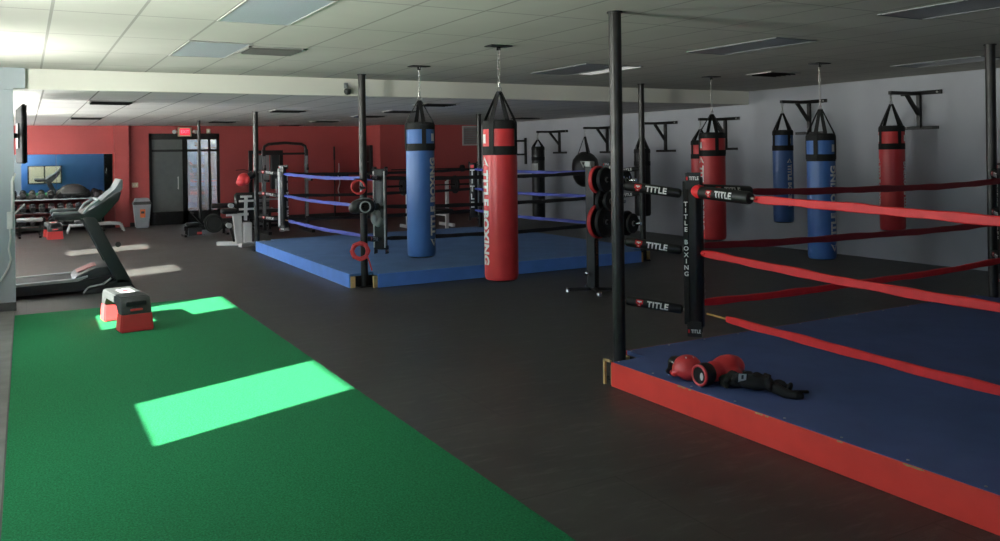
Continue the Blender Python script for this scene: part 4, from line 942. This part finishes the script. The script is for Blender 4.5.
b = B(); b.cyl((-1.05, 0, 0), (1.05, 0, 0), .015, seg=10); b.cyl((-1.08, 0, 0), (-.62, 0, 0), .025, seg=12); b.cyl((.62, 0, 0), (1.08, 0, 0), .025, seg=12); b.obj('bar', BLACKM, t)
for s in (-1, 1):
    b = B(); Mx = Matrix.Translation((s * .68, 0, 0)) @ Euler((0, PI / 2, 0)).to_matrix().to_4x4()
    b.lathe([(.027, -.022), (.10, -.022), (.11, -.012), (.18, -.012), (.19, -.022), (.215, -.022), (.222, 0), (.215, .022), (.19, .022), (.18, .012), (.11, .012), (.10, .022), (.027, .022)], 32, Mx); b.obj('weight_plate', BLACKR, t)
    b = B(); b.cyl((s * .725, 0, 0), (s * .765, 0, 0), .04, seg=12); b.obj('collar', BLACKM, t)
# second bar with a round end above
t = thing('wall_barbell', 'thin black bar with a round end above the bench press, on the red box-out wall', 'barbell', (10.1, 21.84, 1.32))
b = B(); b.cyl((-1.25, 0, 0), (.98, 0, 0), .016, seg=10); b.obj('bar', BLACKM, t)
b = B(); b.cyl((.92, 0, 0), (1.0, 0, 0), .10, seg=24); b.obj('end_plate', BLACKR, t)
b = B(); b.bar((-.7, .16, -.02), (-.7, -.02, -.02), .04, .03); b.bar((.5, .16, -.02), (.5, -.02, -.02), .04, .03); b.obj('wall_mount', BLACKM, t, False)

# pull-up bar frame on the white wall
t = thing('pull_up_bar', 'black pull-up bar frame on the white wall right of the front red bag', 'pull-up bar', (XR, 19.6, 1.72))
for yy in (-.3, .42):
    b = B(); b.box(-.05, -.001, yy - .03, yy + .03, -.28, .42, .004); b.obj('wall_mount', BLACKM, t, False)
    b = B(); b.bar((-.04, yy, .34), (-.62, yy, .34), .045, .045); b.bar((-.04, yy, -.02), (-.62, yy, -.02), .045, .045); b.bar((-.62, yy, -.04), (-.62, yy, .36), .04, .04, (0, 1, 0)); b.obj('side_arm', BLACKM, t, False)
b = B(); b.cyl((-.6, -.55, .34), (-.6, .68, .34), .02, seg=10); b.cyl((-.6, -.3, -.02), (-.6, .42, -.02), .02, seg=10); b.obj('grip_bar', BLACKM, t)

# ------------------------------------------------------------------ plate rack behind the worn ring post
PA = math.radians(-72); PD = Vector((math.cos(PA), math.sin(PA)))
t = thing('plate_rack', 'upright black weight plate rack with chrome feet behind the worn ring post', 'plate rack', (6.17, 8.62, 0), PA)
b = B(); b.box(-.065, .065, -.045, .045, .04, 1.56, .006); clm = b.obj('column', mat('rack_paint', (18, 18, 18), .5, noise=.2), t, False)
b = B(); b.box(-.068, .02, -.05, .05, 1.56, 1.63, .01); b.obj('top_cap', LGREY, t, True, 'pale end cap')
b = B(); fn = plane_fn((.0665, .0, .50), (0, 0, 1), (0, -1, 0))
letter_mesh(b, 'TITLE BOXING', .05, fn, .02); b.obj('column_lettering', mat('copper_print', (150, 96, 70), .5), clm, False, 'copper coloured lettering up the column')
for sx, sy in ((-1, -1), (1, -1), (-1, 1), (1, 1)):
    b = B(); b.bar((0, 0, .04), (sx * .24, sy * .2, .03), .05, .04); b.obj('foot', BLACKM, t, False)
    b = B(); b.lathe([(0, 0), (.035, .0), (.03, .035), (.012, .05), (0, .052)], 14, Matrix.Translation((sx * .24, sy * .2, .0))); b.obj('chrome_foot', CHROME, t)
b = B(); b.lathe([(0, -.03), (.03, -.02), (.035, 0), (.03, .02), (0, .03)], 14, Matrix.Translation((-.03, -.075, .23))); b.cyl((-.03, -.045, .23), (-.03, -.07, .23), .012, seg=8); b.obj('chrome_knob', CHROME, t)
PEGS = [(.88, .62, -1), (.88, .35, 1), (1.20, .50, 1), (1.46, .58, 1)]
b = B(); b.cyl((-.05, 0, .88), (.72, 0, .88), .02, seg=12); b.cyl((.0, 0, 1.14), (.5, 0, 1.14), .02, seg=12); b.cyl((.0, 0, 1.40), (.66, 0, 1.40), .02, seg=12); b.obj('peg', CHROME, t)
def plate(dx, z, r, th, label, red=False, holes=False):
    p = thing('weight_plate', label, 'weight plate', (6.17 + PD.x * dx, 8.62 + PD.y * dx, z), PA, 'plates on the rack behind the worn post')
    Mx = Euler((0, PI / 2, 0)).to_matrix().to_4x4(); h = th / 2
    b = B(); b.lathe([(.021, -h), (r * .3, -h), (r * .34, -h * .6), (r * .82, -h * .6), (r * .87, -h), (r * .97, -h), (r, -h * .6), (r, h * .6), (r * .97, h), (r * .87, h), (r * .82, h * .6), (r * .34, h * .6), (r * .3, h), (.021, h), (.021, -h)], 40, Mx); pb = b.obj('plate_body', BLACKR, p)
    b = B(); b.lathe([(.0215, -h - .002), (.034, -h - .002), (.034, h + .002), (.0215, h + .002), (.0215, -h - .002)], 20, Mx); b.obj('steel_hub', STEEL, pb)
    if red: b = B(); b.lathe([(r * .92, -h * 1.05), (r + .004, -h * 1.05), (r + .004, h * 1.05), (r * .92, h * 1.05), (r * .92, -h * 1.05)], 40, Mx); b.obj('red_rim', REDV, pb, True, 'red rim')
    if holes:
        for k in range(3):
            a = k * 2 * PI / 3 + .5
            b = B(); b.cyl((-h - .003, r * .58 * math.cos(a), r * .58 * math.sin(a)), (h + .003, r * .58 * math.cos(a), r * .58 * math.sin(a)), r * .13, seg=14); b.obj('grip_plug', CHROME, pb)
plate(.10, .88, .206, .045, 'red rimmed plate next to the column on the lower peg', red=True)
plate(.20, .88, .195, .05, 'large black plate in front of the red rimmed one on the lower peg')
plate(.52, .88, .15, .04, 'small black plate near the tip of the lower peg')
plate(.60, .88, .12, .03, 'smallest black plate outermost on the lower peg, right of the worn post')
plate(.18, 1.14, .15, .05, 'black plate with chrome grip plugs on the middle peg', holes=True)
plate(.27, 1.14, .12, .04, 'smaller black plate outermost on the middle peg')
plate(.10, 1.40, .166, .045, 'red rimmed plate at the top left of the plate rack', red=True)
plate(.21, 1.40, .155, .05, 'black plate in front of the red rimmed one on the top peg')
plate(.50, 1.40, .12, .05, 'small black plate with chrome plugs at the end of the top peg', holes=True)

# ------------------------------------------------------------------ things hung on the blue ring's near post
px, py = 3.92, 10.66
def hook_on(t, z): 
    b = B(); b.cyl((0, 0, z), (0, .06, z), .006, seg=6); b.obj('hanging_loop', BLACKF, t)
t = thing('skipping_rope', 'thin red loop hung on the cord-hung ring post, topmost', 'jump rope', (px - .10, py - .075, 1.33), -.45)
b = B(); b.torus((0, 0, 0), .085, .011, 'Y', 32, 8); b.torus((.012, .01, -.01), .088, .008, 'Y', 32, 8); b.obj('cord', REDPL, t)
b = B(); b.sweep([(.02, -.012, .0), (.05, -.014, -.02), (.1, -.012, -.01)], .016, 8); b.obj('handle', BLACKP, t)
b = B(); b.torus((0, .04, .1), .055, .007, 'Z', 20, 6); b.obj('hanging_loop', BLACKF, t)
t = thing('headgear', 'black padded headgear with pale trim strapped to the cord-hung ring post', 'headgear', (px - .055, py - .10, 1.07))
b = blob([((-.10, -.02, 0), (.07, .08, .09), (0, 0, 0)), ((.10, -.02, 0), (.07, .08, .09), (0, 0, 0)), ((0, -.05, .06), (.13, .07, .05), (0, 0, 0)), ((0, -.05, -.05), (.12, .07, .04), (0, 0, 0)), ((-.13, .01, -.02), (.05, .07, .07), (0, 0, 0))], .012); b.obj('padding', BLACKV, t)
b = B(); b.torus((0, -.115, .0), .07, .010, 'Y', 24, 6); b.obj('pale_trim', LGREY, t)
b = B(); b.sweep([(-.1, .0, .08), (-.03, -.11, .115), (.05, -.11, .11), (.12, 0, .09)], .011, 6); b.obj('strap', GREYM, t)
b = B(); b.torus((.02, .10, .03), .062, .008, 'Z', 20, 6); b.obj('hanging_loop', BLACKF, t)
t = thing('boxing_glove', 'silver grey boxing glove hung between post and pad of the blue ring', 'boxing glove', (px + .16, py - .02, .92), .3)
b = blob([((0, 0, 0), (.075, .06, .11), (0, .15, 0)), ((.03, -.02, -.07), (.07, .06, .07), (0, 0, 0)), ((-.05, -.04, -.01), (.03, .035, .06), (0, -.3, 0))], .01); b.obj('mitt', GREYP, t)
b = B(); b.lathe([(.04, .09), (.05, .10), (.052, .17), (.045, .18), (.04, .17), (.04, .09)], 18); b.obj('cuff', BLACKV, t)
b = B(); b.sweep([(0, 0, .17), (-.04, .0, .24), (-.10, 0, .26)], .006, 6); b.obj('lace', BLACKF, t)
t = thing('cord_coil', 'coiled bright red cord hung lowest on the cord-hung ring post', 'cord coil', (px - .085, py - .08, .485), -.35)
pts = []
for k in range(97):
    a = 2 * PI * k / 24; R = .100 + .016 * math.sin(k * .33); pts.append((R * math.cos(a), -.012 + .016 * math.sin(k * .41), R * math.sin(a)))
b = B(); b.sweep(pts, .014, 8); b.obj('coil', REDPL, t)
pts = []
for k in range(120):
    a = 2 * PI * k / 15; c = k / 120 * 2 * PI; R = .102 + .023 * math.cos(a); pts.append((R * math.cos(c), -.012 + .023 * math.sin(a), R * math.sin(c)))
b = B(); b.sweep(pts, .011, 8, closed=True); b.obj('wrap', REDPL, t)
b = B(); b.sweep([(.09, -.02, -.06), (.12, -.03, -.15), (.15, -.02, -.26)], .011, 8); b.obj('loose_end', REDPL, t)
b = B(); b.torus((0, .045, .10), .062, .007, 'Z', 20, 6); b.obj('hanging_loop', REDPL, t)
# red glove on the far left post
t = thing('boxing_glove', 'red boxing glove hung on the far left ring post of the blue ring', 'boxing glove', (3.515, 15.84, 1.33), 0)
b = blob([((0, 0, 0), (.12, .10, .12), (0, 0, 0)), ((-.04, -.02, -.05), (.11, .09, .08), (0, 0, 0)), ((.05, -.08, -.02), (.04, .04, .08), (0, .3, 0))], .012); b.obj('mitt', REDV, t)
b = B(); b.cyl((.08, 0, .04), (.17, 0, .09), .065, .075, 18); b.obj('cuff', BLACKV, t)
b = B(); b.sweep([(-.14, 0, .17), (0, 0, .18), (.12, 0, .14), (.17, .02, .13)], .007, 6); b.obj('hanging_loop', BLACKF, t)

# ------------------------------------------------------------------ gloves on the near ring
Z1 = .182
t = thing('boxing_glove', 'ball-shaped red boxing glove lying on the navy canvas, leftmost of the pair', 'boxing glove', (3.935, 4.405, Z1), -.32)
b = blob([((0, 0, .085), (.098, .10, .084), (0, 0, 0)), ((.0, -.03, .07), (.095, .085, .069), (0, 0, 0)), ((.02, .06, .075), (.085, .08, .066), (0, 0, 0)), ((-.085, .03, .055), (.035, .065, .038), (0, 0, -.2))], .008, 8); mt = b.obj('mitt', REDV, t)
b = B(); b.sweep([(.0, .10, .072), (-.01, .15, .068), (-.015, .20, .066)], [.062, .058, .05], 20); b.obj('cuff', BLACKV, t)
b = B(); b.sweep([(-.088, .085, .03), (-.115, .06, .05), (-.118, .02, .075), (-.10, .06, .10)], [.016, .02, .02, .014], 10); b.obj('thumb_panel', BLACKV, t, True, 'black thumb panel')
b = B(); b.prism([(-.03, -.008), (.03, -.008), (.03, .008), (-.03, .008)], 0, .004, Matrix.Translation((0, -.035, .155)) @ Euler((.42, 0, 0)).to_matrix().to_4x4()); b.obj('white_mark', WHITEP, mt, False, 'small white mark')
t = thing('boxing_glove', 'red boxing glove with black lettered cuff on the navy canvas, right of the ball-shaped one', 'boxing glove', (4.03, 4.235, Z1), .02)
t.scale = (1.1, 1.1, 1.1)
b = blob([((.08, .0, .088), (.115, .082, .070), (0, -.22, 0)), ((.15, .0, .085), (.065, .075, .066), (0, 0, 0)), ((-.01, .0, .074), (.08, .068, .064), (0, 0, 0)), ((.08, -.085, .06), (.07, .034, .036), (0, 0, .25))], .008, 8); mt = b.obj('mitt', REDV, t)
b = B(); b.sweep([(-.05, 0, .072), (-.075, 0, .070), (-.13, -.005, .068), (-.142, -.005, .068)], [.058, .068, .067, .058], 28); cf = b.obj('cuff', BLACKV, t)
b = B(); b.torus((-.138, -.005, .068), .0575, .0095, 'X', 30, 8); b.obj('cuff_edge', REDV, cf, True, 'red cuff edge')
b = B(); b.box(.05, .19, -.108, -.045, .018, .066, .014); b.obj('palm_panel', BLACKV, mt, True, 'black palm panel')
b = B()
def fc(x, y):
    a = -PI / 2 + .62 + y / .068; return (-.098 + x, -.003 + .0690 * math.cos(a), .0695 + .0690 * math.sin(a))
letter_mesh(b, 'TITLE', .042, lambda x, y: fc(y, x), .03); b.obj('cuff_lettering', GREYP, cf, False, 'grey cuff lettering')
b = B(); b.lathe([(0, 0), (.016, 0), (.016, .002), (0, .003)], 16, Matrix.Translation((-.1425, -.028, .066)) @ Euler((0, -PI / 2, 0)).to_matrix().to_4x4() @ Matrix.Diagonal((1.5, .8, 1, 1))); b.obj('cuff_badge', WHITEP, cf, True, 'white oval badge')
t = thing('hand_wraps', 'crumpled black gloves and straps with a white label on the navy canvas', 'gloves', (4.10, 3.94, Z1), 0)
rnd = random.Random(5); E_ = []
P0, P1 = Vector((-.07, .19, .04)), Vector((.10, -.12, .045))
for k in range(46):
    u = (k % 23) / 22; bulge = math.sin(min(1, u * 1.15) * PI)
    c = P0.lerp(P1, u) + Vector((rnd.uniform(-.045, .05), rnd.uniform(-.04, .04), rnd.uniform(-.012, .012) + .042 * bulge))
    E_.append((c, (rnd.uniform(.03, .06), rnd.uniform(.014, .030), rnd.uniform(.016, .034)), (rnd.uniform(-.8, .8), rnd.uniform(-.8, .8), rnd.uniform(0, 3))))
E_.append((P0.lerp(P1, .5) + Vector((0, 0, .012)), (.075, .11, .05), (0, 0, .5))); E_.append((P0.lerp(P1, .15), (.05, .075, .036), (0, 0, .5)))
E_ = [(Vector((c[0], c[1], max(c[2], .03))), r, e) for c, r, e in E_]
b = blob(E_, .0075, 2); fb = b.obj('crumpled_fabric', BLACKF, t)
b = B(); b.sweep([(.09, -.12, .03), (.15, -.15, .012), (.19, -.16, .012), (.25, -.20, .012)], .012, sec=[(-1, -.6), (1, -.6), (1, .6), (-1, .6)], up=(0, 0, 1)); b.obj('strap', BLACKF, t)
b = B(); b.sweep([(.06, -.10, .04), (.06, -.19, .026), (.085, -.25, .026), (.12, -.27, .02)], [.036, .03, .027, .016], 12); b.obj('wrist_strap', BLACKF, t)
b = B(); b.sweep([(-.06, .20, .03), (-.10, .19, .026), (-.12, .14, .022)], [.026, .026, .016], 12); b.obj('thumb', BLACKF, t)
lm = Matrix.Translation((-.072, .058, .075)) @ Matrix(((.755, -.44, -.487), (-.656, -.506, -.56), (0, .742, .670))).transposed().to_4x4().transposed()
lm = Matrix.Translation((-.082, .040, .098)) @ Matrix(((.755, -.656 * .0 - .40, -.52), (-.656, -.46, -.60), (0, .79, .61))).to_4x4()
b = B(); b.prism([(-.024, -.034), (.024, -.034), (.024, .034), (-.024, .034)], -.03, .002, lm); lb = b.obj('white_label', WHITEP, fb, False, 'white rectangular label')
b = B(); b.prism([(-.007, -.020), (.007, -.020), (.007, .020), (-.007, .020)], .002, .003, lm); b.obj('label_print', DGREY, fb, False)

# ------------------------------------------------------------------ light
SKY = 85.0
W = bpy.data.worlds.new('daylight'); S.world = W; W.use_nodes = True
nt = W.node_tree; bg = nt.nodes['Background']; bg.inputs['Strength'].default_value = SKY
tc = nt.nodes.new('ShaderNodeTexCoord'); sx = nt.nodes.new('ShaderNodeSeparateXYZ'); cr = nt.nodes.new('ShaderNodeValToRGB'); mr = nt.nodes.new('ShaderNodeMapRange')
mr.inputs[1].default_value = -1; mr.inputs[2].default_value = 1
nt.links.new(tc.outputs['Generated'], sx.inputs[0]); nt.links.new(sx.outputs[2], mr.inputs[0]); nt.links.new(mr.outputs[0], cr.inputs['Fac']); nt.links.new(cr.outputs['Color'], bg.inputs['Color'])
e = cr.color_ramp.elements; e[0].position = .0; e[0].color = (1.0, .95, .88, 1); e[1].position = 1.0; e[1].color = (.12, .17, .25, 1)   # bright pavement below the horizon, hazy sky above
k = e.new(.47); k.color = (1.0, .96, .90, 1); k = e.new(.53); k.color = (.20, .225, .25, 1)
sun = bpy.data.lights.new('sun', 'SUN'); so = bpy.data.objects.new('sun', sun); COL.objects.link(so)
sun.energy = 54.0; sun.angle = math.radians(.6); sun.color = (1.0, .96, .88)
dv = Vector((1, .39, -.60)).normalized(); so.rotation_euler = dv.to_track_quat('-Z', 'Y').to_euler(); so.location = (-8, 0, 8)
for i, (a, c, ZS, ZH) in enumerate(WIN):   # light portals: they emit nothing, they only guide sampling of the sky through the openings
    l = bpy.data.lights.new('sky_portal', 'AREA'); l.shape = 'RECTANGLE'; l.size = c - a; l.size_y = ZH - ZS; l.cycles.is_portal = True
    o = bpy.data.objects.new('sky_portal', l); COL.objects.link(o); o.location = (XL - .15, (a + c) / 2, (ZS + ZH) / 2)
    o.rotation_euler = Vector((1, 0, 0)).to_track_quat('-Z', 'Y').to_euler()
v = S.view_settings; S.display_settings.display_device = 'sRGB'; v.view_transform = 'Standard'; v.look = 'None'; v.gamma = 1.0; v.use_curve_mapping = False
v.exposure = 0.22
S.cycles.use_denoising = True; S.cycles.max_bounces = 10; S.cycles.diffuse_bounces = 6; S.cycles.transparent_max_bounces = 16; S.cycles.glossy_bounces = 5
S.cycles.caustics_reflective = False; S.cycles.caustics_refractive = False; S.cycles.sample_clamp_indirect = 6.0
